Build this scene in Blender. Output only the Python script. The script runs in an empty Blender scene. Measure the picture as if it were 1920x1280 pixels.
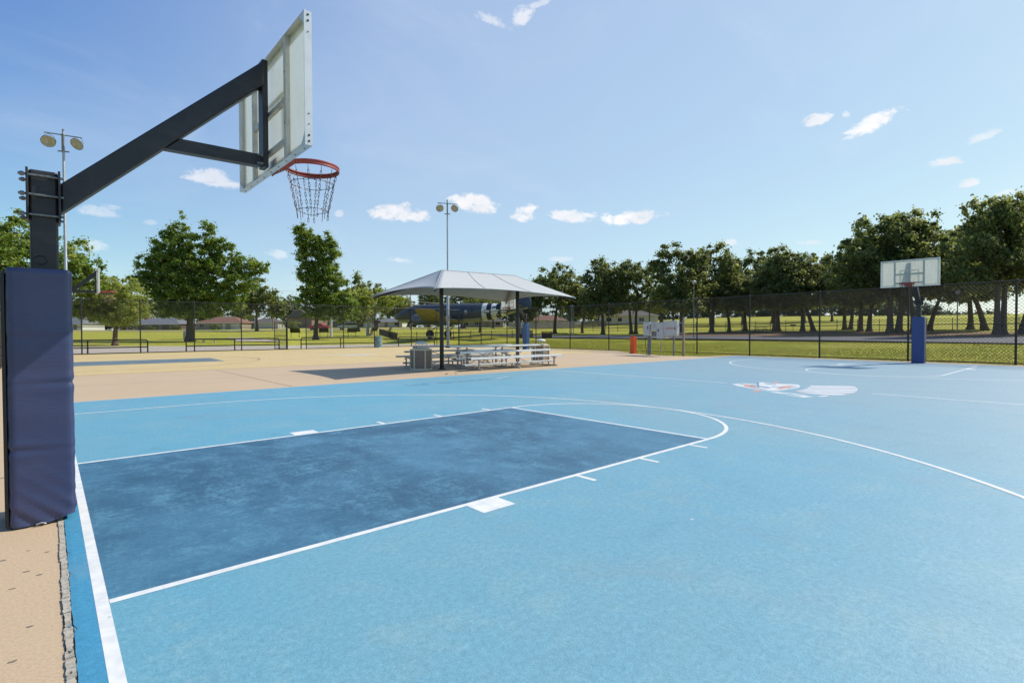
import bpy, math, random
import numpy as np
from mathutils import Vector, Matrix
random.seed(7)
S = bpy.context.scene
COL = S.collection
PI = math.pi
R = math.radians

# ------------------------------------------------------------------ helpers
class MB:
    """collects faces of one mesh object"""
    def __init__(s): s.v=[]; s.f=[]; s.m=[]; s.sm=[]
    def add(s, verts, faces, mi=0, smooth=False):
        b=len(s.v); s.v += [tuple(p) for p in verts]
        for f in faces:
            s.f.append([i+b for i in f]); s.m.append(mi); s.sm.append(smooth)
    def box(s, c, d, mi=0, rot=None):
        x,y,z=d[0]/2,d[1]/2,d[2]/2
        vs=[Vector((sx*x,sy*y,sz*z)) for sz in (-1,1) for sy in (-1,1) for sx in (-1,1)]
        if rot is not None: vs=[rot@v for v in vs]
        c=Vector(c)
        s.add([v+c for v in vs],[(0,2,3,1),(4,5,7,6),(0,1,5,4),(2,6,7,3),(0,4,6,2),(1,3,7,5)],mi)
    def bx(s, x0,x1,y0,y1,z0,z1, mi=0):
        s.box(((x0+x1)/2,(y0+y1)/2,(z0+z1)/2),(x1-x0,y1-y0,z1-z0),mi)
    def bar(s, p0, p1, w, h, mi=0, up=(0,0,1)):
        p0,p1=Vector(p0),Vector(p1); d=(p1-p0).normalized()
        u=Vector(up); sd=d.cross(u)
        if sd.length<1e-5: sd=d.cross(Vector((1,0,0)))
        sd.normalize(); u=sd.cross(d)
        vs=[p+sd*(a*w/2)+u*(b*h/2) for p in (p0,p1) for a,b in ((-1,-1),(1,-1),(1,1),(-1,1))]
        s.add(vs,[(3,2,1,0),(4,5,6,7),(0,1,5,4),(1,2,6,5),(2,3,7,6),(3,0,4,7)],mi)
    def tube(s, pts, rad, n=8, mi=0, caps=True, closed=False):
        pts=[Vector(p) for p in pts]; k=len(pts)
        if not hasattr(rad,'__len__'): rad=[rad]*k
        vs=[]; prev=None
        for i,p in enumerate(pts):
            if closed: d=pts[(i+1)%k]-pts[i-1]
            else: d=pts[min(i+1,k-1)]-pts[max(i-1,0)]
            if d.length<1e-9: d=Vector((0,0,1))
            d.normalize()
            if prev is None:
                a=Vector((0,0,1)) if abs(d.z)<.9 else Vector((1,0,0))
                u=d.cross(a).normalized()
            else:
                u=prev-d*prev.dot(d)
                u=u.normalized() if u.length>1e-6 else d.cross(Vector((0,0,1))).normalized()
            prev=u; w=d.cross(u)
            for j in range(n):
                t=2*PI*j/n; vs.append(p+(u*math.cos(t)+w*math.sin(t))*rad[i])
        fs=[]
        for i in range(k if closed else k-1):
            for j in range(n):
                a=i*n+j; b=i*n+(j+1)%n; c=((i+1)%k)*n+(j+1)%n; d=((i+1)%k)*n+j
                fs.append((a,b,c,d))
        s.add(vs,fs,mi,n>4)
        if caps and not closed:
            s.add(vs[:n],[tuple(range(n-1,-1,-1))],mi); s.add(vs[-n:],[tuple(range(n))],mi)
    def cyl(s,p0,p1,r0,r1=None,n=12,mi=0): s.tube([p0,p1],[r0,r0 if r1 is None else r1],n,mi)
    def lathe(s, prof, c=(0,0,0), n=16, mi=0, M=None):
        vs=[]
        for r,z in prof:
            for j in range(n):
                t=2*PI*j/n; v=Vector((r*math.cos(t),r*math.sin(t),z))
                if M is not None: v=M@v
                vs.append(v+Vector(c))
        fs=[(i*n+j,i*n+(j+1)%n,(i+1)*n+(j+1)%n,(i+1)*n+j) for i in range(len(prof)-1) for j in range(n)]
        s.add(vs,fs,mi,True)
    def prism(s, poly, z0, z1, mi=0, M=None):
        n=len(poly)
        vs=[Vector((x,y,z0)) for x,y in poly]+[Vector((x,y,z1)) for x,y in poly]
        if M is not None: vs=[M@v for v in vs]
        s.add(vs,[tuple(range(n-1,-1,-1)),tuple(range(n,2*n))]+[(i,(i+1)%n,n+(i+1)%n,n+i) for i in range(n)],mi)
    def sheet(s, poly, z=0, mi=0):
        s.add([(x,y,z) for x,y in poly],[tuple(range(len(poly)))],mi)
    def strip(s, path, w, z=0, mi=0, closed=False):
        n=len(path); vs=[]
        for i,(x,y) in enumerate(path):
            a=path[(i-1)%n] if (closed or i>0) else path[0]
            b=path[(i+1)%n] if (closed or i<n-1) else path[-1]
            dx,dy=b[0]-a[0],b[1]-a[1]; l=math.hypot(dx,dy) or 1
            nx,ny=-dy/l*w/2,dx/l*w/2
            vs += [(x+nx,y+ny,z),(x-nx,y-ny,z)]
        fs=[(2*i,2*i+1,2*((i+1)%n)+1,2*((i+1)%n)) for i in range(n if closed else n-1)]
        s.add(vs,fs,mi)
    def build(s, name, mats, parent=None, loc=None, bevel=0, fix=True):
        me=bpy.data.meshes.new(name)
        me.from_pydata(s.v,[],s.f)
        if not isinstance(mats,(list,tuple)): mats=[mats]
        for m in mats: me.materials.append(m)
        me.polygons.foreach_set('material_index',s.m)
        me.polygons.foreach_set('use_smooth',s.sm)
        me.update()
        o=bpy.data.objects.new(name,me); COL.objects.link(o)
        if parent is not None: o.parent=parent
        if loc is not None: o.location=loc
        if bevel:
            b=o.modifiers.new('bevel','BEVEL'); b.width=bevel; b.segments=2; b.limit_method='ANGLE'; b.angle_limit=R(40)
        return o

def tag(o,label=None,cat=None,group=None,kind=None):
    if label: o['label']=label
    if cat: o['category']=cat
    if group: o['group']=group
    if kind: o['kind']=kind
    return o
def thing(name,label,cat,loc=(0,0,0),rz=0,group=None):
    o=bpy.data.objects.new(name,None); COL.objects.link(o)
    o.empty_display_size=.2
    o.location=loc; o.rotation_euler=(0,0,rz)
    return tag(o,label,cat,group)
def copy_tree(o,parent=None):
    c=o.copy(); COL.objects.link(c)
    if parent is not None: c.parent=parent
    for ch in list(o.children): copy_tree(ch,c)
    return c
def dup(o,loc,rz,label,scale=1):
    c=copy_tree(o); c.location=loc; c.rotation_euler=(0,0,rz); c.scale=(scale,)*3 if not hasattr(scale,'__len__') else scale
    c['label']=label
    return c
def Rz(a): return Matrix.Rotation(a,3,'Z')

# ------------------------------------------------------------------ materials
def srgb(r,g,b):
    f=lambda c:(c/255/12.92) if c/255<=.04045 else ((c/255+.055)/1.055)**2.4
    return (f(r),f(g),f(b),1)
def lin(r,g,b): return (r,g,b,1)
def newmat(name):
    m=bpy.data.materials.new(name); m.use_nodes=True
    nt=m.node_tree; b=nt.nodes['Principled BSDF']
    return m,nt,b
def N(nt,t,**k):
    n=nt.nodes.new(t)
    for a,v in k.items():
        if a in n.inputs: n.inputs[a].default_value=v
        else: setattr(n,a,v)
    return n
def L(nt,a,b): nt.links.new(a,b)
def mixc(nt,fac,a,b):
    m=nt.nodes.new('ShaderNodeMix'); m.data_type='RGBA'
    if hasattr(fac,'links'): L(nt,fac,m.inputs[0])
    else: m.inputs[0].default_value=fac
    for i,c in ((6,a),(7,b)):
        if hasattr(c,'links'): L(nt,c,m.inputs[i])
        else: m.inputs[i].default_value=c
    return m.outputs[2]
def ramp(nt,val,a,b):
    r=nt.nodes.new('ShaderNodeMapRange'); r.interpolation_type='SMOOTHSTEP'
    L(nt,val,r.inputs[0]); r.inputs[1].default_value=a; r.inputs[2].default_value=b
    return r.outputs[0]
def pos(nt,scale=(1,1,1),obj=True):
    tc=nt.nodes.new('ShaderNodeTexCoord'); mp=nt.nodes.new('ShaderNodeMapping')
    mp.inputs['Scale'].default_value=scale
    if obj: L(nt,tc.outputs['Object'],mp.inputs[0])
    else:
        g=nt.nodes.new('ShaderNodeNewGeometry'); L(nt,g.outputs['Position'],mp.inputs[0])
    return mp.outputs[0]
def noise(nt,vec,scale,detail=4,rough=.55,dist=0):
    n=N(nt,'ShaderNodeTexNoise'); n.inputs['Scale'].default_value=scale; n.inputs['Detail'].default_value=detail
    n.inputs['Roughness'].default_value=rough; n.inputs['Distortion'].default_value=dist
    L(nt,vec,n.inputs['Vector']); return n.outputs['Fac']
def bump(nt,b,h,strength=.3,dist=.01):
    n=N(nt,'ShaderNodeBump'); n.inputs['Strength'].default_value=strength; n.inputs['Distance'].default_value=dist
    L(nt,h,n.inputs['Height']); L(nt,n.outputs[0],b.inputs['Normal'])
def simple(name,c,rough=.5,metal=0,var=.12,scale=6,spec=.5,bmp=0,c2=None,obj=True,chip=False):
    m,nt,b=newmat(name); b.inputs['Roughness'].default_value=rough; b.inputs['Metallic'].default_value=metal
    b.inputs['Specular IOR Level'].default_value=spec
    v=pos(nt,obj=obj); n=noise(nt,v,scale,5,.6)
    d=c2 or tuple(x*(1-var*2) for x in c[:3])+(1,)
    cc=mixc(nt,ramp(nt,n,.35,.7),c,d)
    if chip:
        cc=mixc(nt,ramp(nt,noise(nt,v,9,10,.8,.4),.655,.69),cc,lin(.085,.045,.028))
        ds=N(nt,'ShaderNodeMath',operation='MULTIPLY'); L(nt,ramp(nt,noise(nt,pos(nt,(.6,.6,2)),3.2,8,.7,.8),.50,.75),ds.inputs[0]); ds.inputs[1].default_value=.45
        cc=mixc(nt,ds.outputs[0],cc,lin(.062,.058,.055))
    L(nt,cc,b.inputs['Base Color'])
    if bmp: bump(nt,b,noise(nt,v,scale*8,3),bmp,.01)
    return m

M={}
M['charcoal']=simple('charcoal paint',lin(.018,.017,.021),.45,0,.1,5,c2=lin(.026,.025,.026),chip=True)
M['galv']=simple('galvanised steel',lin(.42,.43,.44),.45,.6,.12,9)
M['bolt']=simple('zinc bolt',lin(.25,.26,.25),.4,.7,.2,30)
M['alu']=simple('aluminium frame',lin(.72,.71,.70),.38,.35,.06,7)
M['alu_inner']=simple('weathered aluminium',lin(.60,.57,.50),.5,.2,.12,9)
M['black']=simple('black vinyl coat',lin(.016,.016,.017),.42,0,.1,8)
M['mesh']=simple('black mesh wire',lin(.028,.028,.027),.38,0,.1,8)
M['blackpaint']=simple('black paint',lin(.010,.010,.012),.35,0,.1,8)
M['rim_red']=simple('red rim paint',lin(.33,.042,.036),.5,0,.12,20,c2=lin(.22,.055,.045))
M['chain']=simple('chain steel',lin(.105,.088,.078),.45,.6,.2,60,c2=lin(.11,.065,.045))
M['darkhole']=simple('dark hole',lin(.01,.01,.01),.8)
M['white_paint']=simple('white paint',lin(.72,.72,.70),.6,0,.05,3)
M['bench_alu']=simple('bench aluminium',lin(.74,.74,.73),.45,.12,.05,5)
M['bench_frame']=simple('bench frame steel',lin(.40,.40,.40),.5,.5,.12,9)
M['cream']=simple('cream steel',lin(.62,.56,.42),.5,0,.06,6)
M['aggregate']=simple('aggregate panel',lin(.20,.145,.105),.85,0,.28,45,bmp=.5,c2=lin(.33,.25,.19))
M['navy_pad_far']=None
M['orange']=simple('orange enamel',lin(.75,.085,.012),.4,0,.06,6)
M['cab_grey']=simple('cabinet grey',lin(.50,.51,.50),.5,0,.07,4)
M['wood_post']=simple('weathered timber',lin(.32,.24,.17),.8,0,.2,12)
M['pipe_grey']=simple('grey pipe',lin(.20,.21,.22),.6,0,.25,10)
M['trunk']=simple('bark',lin(.13,.10,.08),.95,0,.3,7,bmp=.6,c2=lin(.06,.047,.037))
M['trunk_red']=simple('reddish bark',lin(.20,.11,.07),.95,0,.3,7,bmp=.6,c2=lin(.10,.07,.05))
M['trunk_pale']=simple('pale bark',lin(.42,.38,.33),.9,0,.25,7,bmp=.4)
M['glass_dark']=simple('window glass',lin(.03,.035,.04),.08,0,.1,2)
M['roof_grey']=simple('grey shingles',lin(.20,.20,.21),.9,0,.15,3,bmp=.3)
M['roof_tan']=simple('brown shingles',lin(.16,.13,.11),.9,0,.15,3,bmp=.3)
M['roof_orange']=simple('orange tile roof',lin(.27,.135,.085),.85,0,.15,3,bmp=.3)
M['wall_brick']=simple('pink brick',lin(.30,.20,.16),.9,0,.15,8)
M['wall_brown']=simple('brown brick',lin(.17,.12,.10),.9,0,.15,8)
M['wall_tan']=simple('tan siding',lin(.36,.30,.23),.85,0,.1,5)
M['wall_white']=simple('white siding',lin(.62,.60,.55),.8,0,.06,5)
M['brick_red']=simple('red brick',lin(.26,.07,.05),.9,0,.15,10)
M['car_red']=simple('red car paint',lin(.42,.02,.025),.22,.1,.03,2)
M['car_silver']=simple('silver car paint',lin(.48,.50,.50),.25,.5,.03,2)
M['tyre']=simple('tyre rubber',lin(.014,.014,.014),.8)
M['hub']=simple('wheel hub',lin(.45,.45,.45),.35,.6)
M['blue_table']=simple('blue table coat',lin(.02,.06,.22),.5)
M['wood_fence']=simple('grey timber fence',lin(.26,.24,.21),.9,0,.2,3)
M['plane_olive']=simple('olive drab paint',lin(.060,.064,.066),.5,0,.2,1.3,c2=lin(.045,.050,.068))
M['plane_blue']=simple('faded blue paint',lin(.035,.055,.115),.5,0,.2,1.5)
M['plane_belly']=simple('pale belly paint',lin(.30,.31,.30),.5,0,.12,1.5)
M['plane_wing']=simple('wing underside paint',lin(.22,.18,.075),.6,0,.15,.9)
M['plane_white']=simple('invasion white',lin(.70,.70,.67),.5,0,.06,2)
M['plane_black']=simple('invasion black',lin(.016,.016,.02),.5,0,.1,2)
M['plane_engine']=simple('engine grey',lin(.13,.15,.18),.4,.2,.1,4)
M['dome_white']=simple('white plastic dome',lin(.70,.70,.68),.4,0,.04,4)
M['lamp_shell']=simple('lamp spun aluminium',lin(.35,.36,.36),.35,.7,.1,8)
M['lens']=simple('lamp reflector lens',lin(.30,.285,.26),.22,.15,.3,9,c2=lin(.46,.455,.44))

# translucent acrylic
def acrylic(name,tint,op):
    m,nt,b=newmat(name); out=nt.nodes['Material Output']
    tr=N(nt,'ShaderNodeBsdfTransparent'); tr.inputs[0].default_value=lin(.86,.89,.88)
    tl=N(nt,'ShaderNodeBsdfTranslucent'); tl.inputs[0].default_value=tint
    b.inputs['Roughness'].default_value=.18; b.inputs['Base Color'].default_value=tint
    m1=N(nt,'ShaderNodeMixShader'); m1.inputs[0].default_value=.5; L(nt,b.outputs[0],m1.inputs[1]); L(nt,tl.outputs[0],m1.inputs[2])
    v=pos(nt,(1,1,.35)); n=noise(nt,v,3.5,6,.65,.6)
    r=nt.nodes.new('ShaderNodeMapRange'); L(nt,n,r.inputs[0]); r.inputs[1].default_value=.3; r.inputs[2].default_value=.75
    r.inputs[3].default_value=op-.10; r.inputs[4].default_value=op+.16
    m2=N(nt,'ShaderNodeMixShader'); L(nt,r.outputs[0],m2.inputs[0]); L(nt,tr.outputs[0],m2.inputs[1]); L(nt,m1.outputs[0],m2.inputs[2])
    L(nt,m2.outputs[0],out.inputs[0]); return m
M['acrylic']=acrylic('hazy acrylic',lin(.76,.765,.72),.60)
M['acrylic_mark']=acrylic('white painted acrylic',lin(.80,.78,.66),.86)

# vinyl pads
def vinyl(name,c,c2):
    m,nt,b=newmat(name); v=pos(nt); n=noise(nt,v,2.2,6,.6,.4)
    L(nt,mixc(nt,ramp(nt,n,.35,.7),c,c2),b.inputs['Base Color'])
    b.inputs['Roughness'].default_value=.36; b.inputs['Specular IOR Level'].default_value=.5
    b.inputs['Coat Weight'].default_value=.12; b.inputs['Coat Roughness'].default_value=.25
    n2=noise(nt,pos(nt,(1.2,1.2,9)),7,4,.6,.5); bump(nt,b,n2,.16,.012)
    return m
M['vinyl_navy']=vinyl('navy vinyl',lin(.036,.050,.125),lin(.050,.056,.125))
M['vinyl_blue']=vinyl('blue vinyl',lin(.016,.042,.18),lin(.022,.055,.20))
M['vinyl_teal']=vinyl('steel blue vinyl',lin(.03,.085,.21),lin(.035,.10,.25))

# painted court
def court(name,c,c2,c3,rough=.55,streak=1.0,blot=.5,bigs=.22):
    m,nt,b=newmat(name)
    v=pos(nt,obj=False)
    big=noise(nt,v,bigs,5,.6,.8)
    st=noise(nt,pos(nt,(1.0,.55,1),False),1.5*streak,12,.74,.5)
    st2=noise(nt,pos(nt,(.35,1.0,1),False),5.0*streak,8,.72,.9)
    fine=noise(nt,v,30,6,.78)
    grit=noise(nt,v,150,3,.7)
    k=mixc(nt,ramp(nt,big,.35,.7),c,c2)
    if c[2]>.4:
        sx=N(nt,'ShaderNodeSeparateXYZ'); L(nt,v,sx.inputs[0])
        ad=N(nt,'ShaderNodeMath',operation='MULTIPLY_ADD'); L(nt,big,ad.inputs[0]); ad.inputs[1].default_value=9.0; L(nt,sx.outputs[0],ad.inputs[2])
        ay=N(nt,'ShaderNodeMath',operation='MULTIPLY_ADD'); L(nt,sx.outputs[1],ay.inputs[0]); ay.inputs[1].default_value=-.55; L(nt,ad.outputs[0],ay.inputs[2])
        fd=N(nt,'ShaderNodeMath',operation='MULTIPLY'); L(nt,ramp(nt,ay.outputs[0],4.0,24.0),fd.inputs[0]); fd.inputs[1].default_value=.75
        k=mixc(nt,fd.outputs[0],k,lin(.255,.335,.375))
    sm=N(nt,'ShaderNodeMath',operation='MULTIPLY_ADD'); L(nt,st2,sm.inputs[0]); sm.inputs[1].default_value=.55; L(nt,st,sm.inputs[2])
    sf=N(nt,'ShaderNodeMath',operation='MULTIPLY_ADD'); L(nt,fine,sf.inputs[0]); sf.inputs[1].default_value=.45; L(nt,sm.outputs[0],sf.inputs[2])
    k=mixc(nt,ramp(nt,sf.outputs[0],1.01-.07*blot,1.27),k,c3)
    dt=N(nt,'ShaderNodeMath',operation='MULTIPLY'); L(nt,ramp(nt,noise(nt,v,.75,9,.7,1.2),.50,.72),dt.inputs[0]); dt.inputs[1].default_value=.34
    k=mixc(nt,dt.outputs[0],k,lin(.23,.31,.34) if c[2]>.3 and c[0]<.4 else tuple(x*.75 for x in c[:3])+(1,))
    dk=N(nt,'ShaderNodeMath',operation='MULTIPLY'); L(nt,ramp(nt,sm.outputs[0],.72,.54),dk.inputs[0]); dk.inputs[1].default_value=.30+.25*(blot-.5)
    k=mixc(nt,dk.outputs[0],k,tuple(x*.62 for x in c[:3])+(1,))
    g=N(nt,'ShaderNodeMath',operation='MULTIPLY_ADD'); L(nt,fine,g.inputs[0]); g.inputs[1].default_value=.75; g.inputs[2].default_value=.62
    g2=N(nt,'ShaderNodeMath',operation='MULTIPLY_ADD'); L(nt,grit,g2.inputs[0]); g2.inputs[1].default_value=.8; g2.inputs[2].default_value=.60
    gm=N(nt,'ShaderNodeMath',operation='MULTIPLY'); L(nt,g.outputs[0],gm.inputs[0]); L(nt,g2.outputs[0],gm.inputs[1])
    vm=N(nt,'ShaderNodeVectorMath',operation='SCALE'); L(nt,k,vm.inputs[0]); L(nt,gm.outputs[0],vm.inputs['Scale'])
    def specks(sc,r0,r1,lo,chan,src,col):
        wv=N(nt,'ShaderNodeVectorMath',operation='ADD'); L(nt,v,wv.inputs[0])
        nn=N(nt,'ShaderNodeTexNoise'); nn.inputs['Scale'].default_value=14; L(nt,v,nn.inputs['Vector'])
        sc_=N(nt,'ShaderNodeVectorMath',operation='SCALE'); L(nt,nn.outputs['Color'],sc_.inputs[0]); sc_.inputs['Scale'].default_value=.10; L(nt,sc_.outputs[0],wv.inputs[1])
        vo=N(nt,'ShaderNodeTexVoronoi'); vo.inputs['Scale'].default_value=sc; L(nt,wv.outputs[0],vo.inputs['Vector'])
        wn=N(nt,'ShaderNodeSeparateColor'); L(nt,vo.outputs['Color'],wn.inputs[0])
        mu=N(nt,'ShaderNodeMath',operation='MULTIPLY'); L(nt,ramp(nt,vo.outputs['Distance'],r1,r0),mu.inputs[0]); L(nt,ramp(nt,wn.outputs[chan],lo,lo+.03),mu.inputs[1])
        return mixc(nt,mu.outputs[0],src,col)
    k2=specks(1.5,.020,.034,.72,0,vm.outputs[0],lin(.50,.54,.55))
    k2=specks(1.1,.012,.024,.80,1,k2,tuple(x*.25 for x in c[:3])+(1,))
    # thin dark scuff strokes
    sc=noise(nt,pos(nt,(3.2,.5,1),False),2.6,3,.5,3.2)
    ml=N(nt,'ShaderNodeMath',operation='MULTIPLY'); L(nt,ramp(nt,sc,.70,.76),ml.inputs[0]); ml.inputs[1].default_value=.42
    k3=mixc(nt,ml.outputs[0],k2,tuple(x*.6 for x in c[:3])+(1,))
    # faint hairline pattern of worn roller joints
    L(nt,k3,b.inputs['Base Color'])
    b.inputs['Roughness'].default_value=rough
    b.inputs['Specular IOR Level'].default_value=.6
    a=N(nt,'ShaderNodeMath',operation='ADD'); L(nt,fine,a.inputs[0]); L(nt,grit,a.inputs[1])
    bump(nt,b,a.outputs[0],.45,.004)
    return m
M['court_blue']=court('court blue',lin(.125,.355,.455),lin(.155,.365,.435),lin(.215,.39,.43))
M['court_fresh']=court('fresh court blue',lin(.05,.275,.44),lin(.065,.29,.44),lin(.095,.31,.43))
M['court_key']=court('key dark blue',lin(.028,.104,.172),lin(.062,.190,.285),lin(.10,.262,.355),.55,2.2,1.1,.55)
M['court_tan']=court('court tan',lin(.62,.45,.19),lin(.59,.43,.19),lin(.64,.50,.26),.7)
M['court_teal']=court('key teal',lin(.115,.16,.172),lin(.135,.19,.205),lin(.235,.29,.31),.6)
M['line']=simple('court line paint',lin(.80,.785,.73),.6,0,.05,9,obj=False,c2=lin(.66,.66,.63))
def worn_line():
    m,nt,b=newmat('court line paint'); v=pos(nt,obj=False)
    k=mixc(nt,ramp(nt,noise(nt,v,9,5,.6),.35,.7),lin(.80,.785,.73),lin(.66,.66,.63))
    k=mixc(nt,ramp(nt,noise(nt,v,22,9,.78,.4),.60,.68),k,lin(.30,.44,.50))
    k=mixc(nt,ramp(nt,noise(nt,v,1.1,6,.7),.60,.75),k,lin(.48,.55,.57))
    L(nt,k,b.inputs['Base Color']); b.inputs['Roughness'].default_value=.6; return m
M['line']=worn_line()
M['line_faded']=simple('faded line paint',lin(.46,.57,.63),.6,0,.08,9,obj=False)
M['line_dark']=simple('dark faded line',lin(.22,.16,.09),.7,0,.1,9,obj=False,c2=lin(.42,.31,.16))
M['ink']=simple('worn dark lettering',lin(.07,.19,.28),.6,0,.1,6,obj=False,c2=lin(.10,.36,.53))
M['logo_white']=simple('logo white',lin(.66,.67,.64),.6,0,.05,9,obj=False,c2=lin(.56,.59,.60))
M['logo_pale']=simple('logo pale',lin(.42,.45,.48),.6,0,.08,9,obj=False)
M['logo_salmon']=simple('logo salmon',lin(.58,.27,.21),.6,0,.08,9,obj=False,c2=lin(.52,.32,.28))
M['logo_grey']=simple('logo grey blue',lin(.17,.28,.37),.6,0,.08,9,obj=False)

def concrete(name,c,c2,stain,joint=True):
    m,nt,b=newmat(name); v=pos(nt,obj=False)
    k=mixc(nt,ramp(nt,noise(nt,v,.35,6,.65,.5),.35,.72),c,c2)
    k=mixc(nt,ramp(nt,noise(nt,v,70,3,.7),.35,.75),k,tuple(x*.80 for x in c[:3])+(1,))
    k=mixc(nt,ramp(nt,noise(nt,pos(nt,(.25,1.6,1),False),1.1,7,.7,.6),.57,.80),k,stain)
    vo=N(nt,'ShaderNodeTexVoronoi'); vo.inputs['Scale'].default_value=2.1; L(nt,pos(nt,(1,2.2,1),False),vo.inputs['Vector'])
    wn=N(nt,'ShaderNodeSeparateColor'); L(nt,vo.outputs['Color'],wn.inputs[0])
    mu=N(nt,'ShaderNodeMath',operation='MULTIPLY'); L(nt,ramp(nt,vo.outputs['Distance'],.062,.040),mu.inputs[0]); L(nt,ramp(nt,wn.outputs[0],.60,.66),mu.inputs[1])
    k=mixc(nt,mu.outputs[0],k,lin(.09,.075,.06))
    L(nt,k,b.inputs['Base Color']); b.inputs['Roughness'].default_value=.85
    bump(nt,b,noise(nt,v,210,4,.75),.12,.003); return m
M['concrete']=concrete('pinkish concrete',lin(.565,.41,.252),lin(.60,.445,.28),lin(.465,.335,.205))
M['concrete_pale']=concrete('pale concrete',lin(.52,.43,.345),lin(.56,.47,.38),lin(.42,.345,.28))
M['asphalt']=concrete('worn asphalt',lin(.105,.10,.105),lin(.14,.132,.132),lin(.08,.072,.078))
M['mulch']=simple('dry leaf litter',lin(.26,.13,.05),.95,0,.2,1.2,bmp=.4,obj=False,c2=lin(.14,.10,.05))

def grassmat():
    m,nt,b=newmat('mown grass'); v=pos(nt,obj=False)
    k=mixc(nt,ramp(nt,noise(nt,v,.12,6,.65,.4),.35,.68),lin(.38,.385,.035),lin(.50,.42,.065))
    k=mixc(nt,ramp(nt,noise(nt,v,1.4,5,.7),.42,.78),k,lin(.24,.285,.026))
    k=mixc(nt,ramp(nt,noise(nt,v,16,3,.7),.5,.8),k,lin(.36,.30,.09))
    k=mixc(nt,ramp(nt,noise(nt,pos(nt,(1,.6,1),False),.30,7,.7,.6),.56,.70),k,lin(.40,.30,.11))
    L(nt,k,b.inputs['Base Color']); b.inputs['Roughness'].default_value=.9; b.inputs['Specular IOR Level'].default_value=.15
    bump(nt,b,noise(nt,v,9,5,.75),.9,.08); return m
M['grass']=grassmat()
def bladesmat():
    m,nt,b=newmat('grass blades'); v=pos(nt,obj=False)
    k=mixc(nt,ramp(nt,noise(nt,v,.5,5,.65),.35,.68),lin(.40,.41,.035),lin(.54,.45,.07))
    k=mixc(nt,ramp(nt,noise(nt,v,11,3,.65),.4,.75),k,lin(.13,.17,.02))
    L(nt,k,b.inputs['Base Color']); b.inputs['Roughness'].default_value=.7; b.inputs['Specular IOR Level'].default_value=.2
    return m
M['blades']=bladesmat()

def leafmat(name,dark,mid,light):
    m,nt,b=newmat(name); out=nt.nodes['Material Output']
    at=N(nt,'ShaderNodeAttribute'); at.attribute_name='tint'
    cr=N(nt,'ShaderNodeValToRGB'); e=cr.color_ramp.elements
    e[0].position=.12; e[0].color=dark; e[1].position=.95; e[1].color=light
    x=e.new(.55); x.color=mid
    L(nt,at.outputs['Fac'],cr.inputs[0]); L(nt,cr.outputs[0],b.inputs['Base Color'])
    b.inputs['Roughness'].default_value=.5; b.inputs['Specular IOR Level'].default_value=.35
    tl=N(nt,'ShaderNodeBsdfTranslucent'); gn=N(nt,'ShaderNodeVectorMath',operation='MULTIPLY'); L(nt,cr.outputs[0],gn.inputs[0]); gn.inputs[1].default_value=(1.9,1.8,1.2); L(nt,gn.outputs[0],tl.inputs[0])
    mx=N(nt,'ShaderNodeMixShader'); mx.inputs[0].default_value=.5
    L(nt,b.outputs[0],mx.inputs[1]); L(nt,tl.outputs[0],mx.inputs[2]); L(nt,mx.outputs[0],out.inputs[0]); return m
M['leaf_gum']=leafmat('sweetgum leaves',lin(.075,.130,.024),lin(.175,.255,.046),lin(.34,.345,.095))
M['leaf_lime']=leafmat('young oak leaves',lin(.13,.17,.04),lin(.28,.33,.08),lin(.43,.41,.14))
M['leaf_oak']=leafmat('post oak leaves',lin(.072,.100,.036),lin(.155,.188,.062),lin(.285,.285,.12))
M['leaf_far']=leafmat('distant leaves',lin(.030,.045,.018),lin(.065,.085,.030),lin(.11,.12,.05))
M['leaf_wood']=leafmat('far wood leaves',lin(.035,.055,.045),lin(.055,.08,.06),lin(.08,.10,.07))

def fabric():
    m,nt,b=newmat('shade fabric'); out=nt.nodes['Material Output']
    b.inputs['Base Color'].default_value=lin(.50,.505,.48); b.inputs['Roughness'].default_value=.8
    tl=N(nt,'ShaderNodeBsdfTranslucent'); tl.inputs[0].default_value=lin(.25,.38,.36)
    n=noise(nt,pos(nt),60,2); bump(nt,b,n,.15,.01)
    mx=N(nt,'ShaderNodeMixShader'); mx.inputs[0].default_value=.03
    L(nt,b.outputs[0],mx.inputs[1]); L(nt,tl.outputs[0],mx.inputs[2]); L(nt,mx.outputs[0],out.inputs[0]); return m
M['fabric']=fabric()
M['fabric_under_shaded']=simple('shaded canopy underside',lin(.22,.275,.26),.85,0,.06,4)  # same fabric, with the underside's shade painted in as a darker green-grey
M['seam']=simple('fabric seam',lin(.40,.42,.42),.8)
def drum():
    m,nt,b=newmat('worn drum paint'); v=pos(nt)
    k=mixc(nt,ramp(nt,noise(nt,v,5,6,.7,.5),.42,.62),lin(.20,.33,.37),lin(.10,.15,.15))
    k=mixc(nt,ramp(nt,noise(nt,v,8,6,.7),.60,.68),k,lin(.16,.08,.04))
    L(nt,k,b.inputs['Base Color']); b.inputs['Roughness'].default_value=.55; return m
M['drum']=drum()

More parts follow.
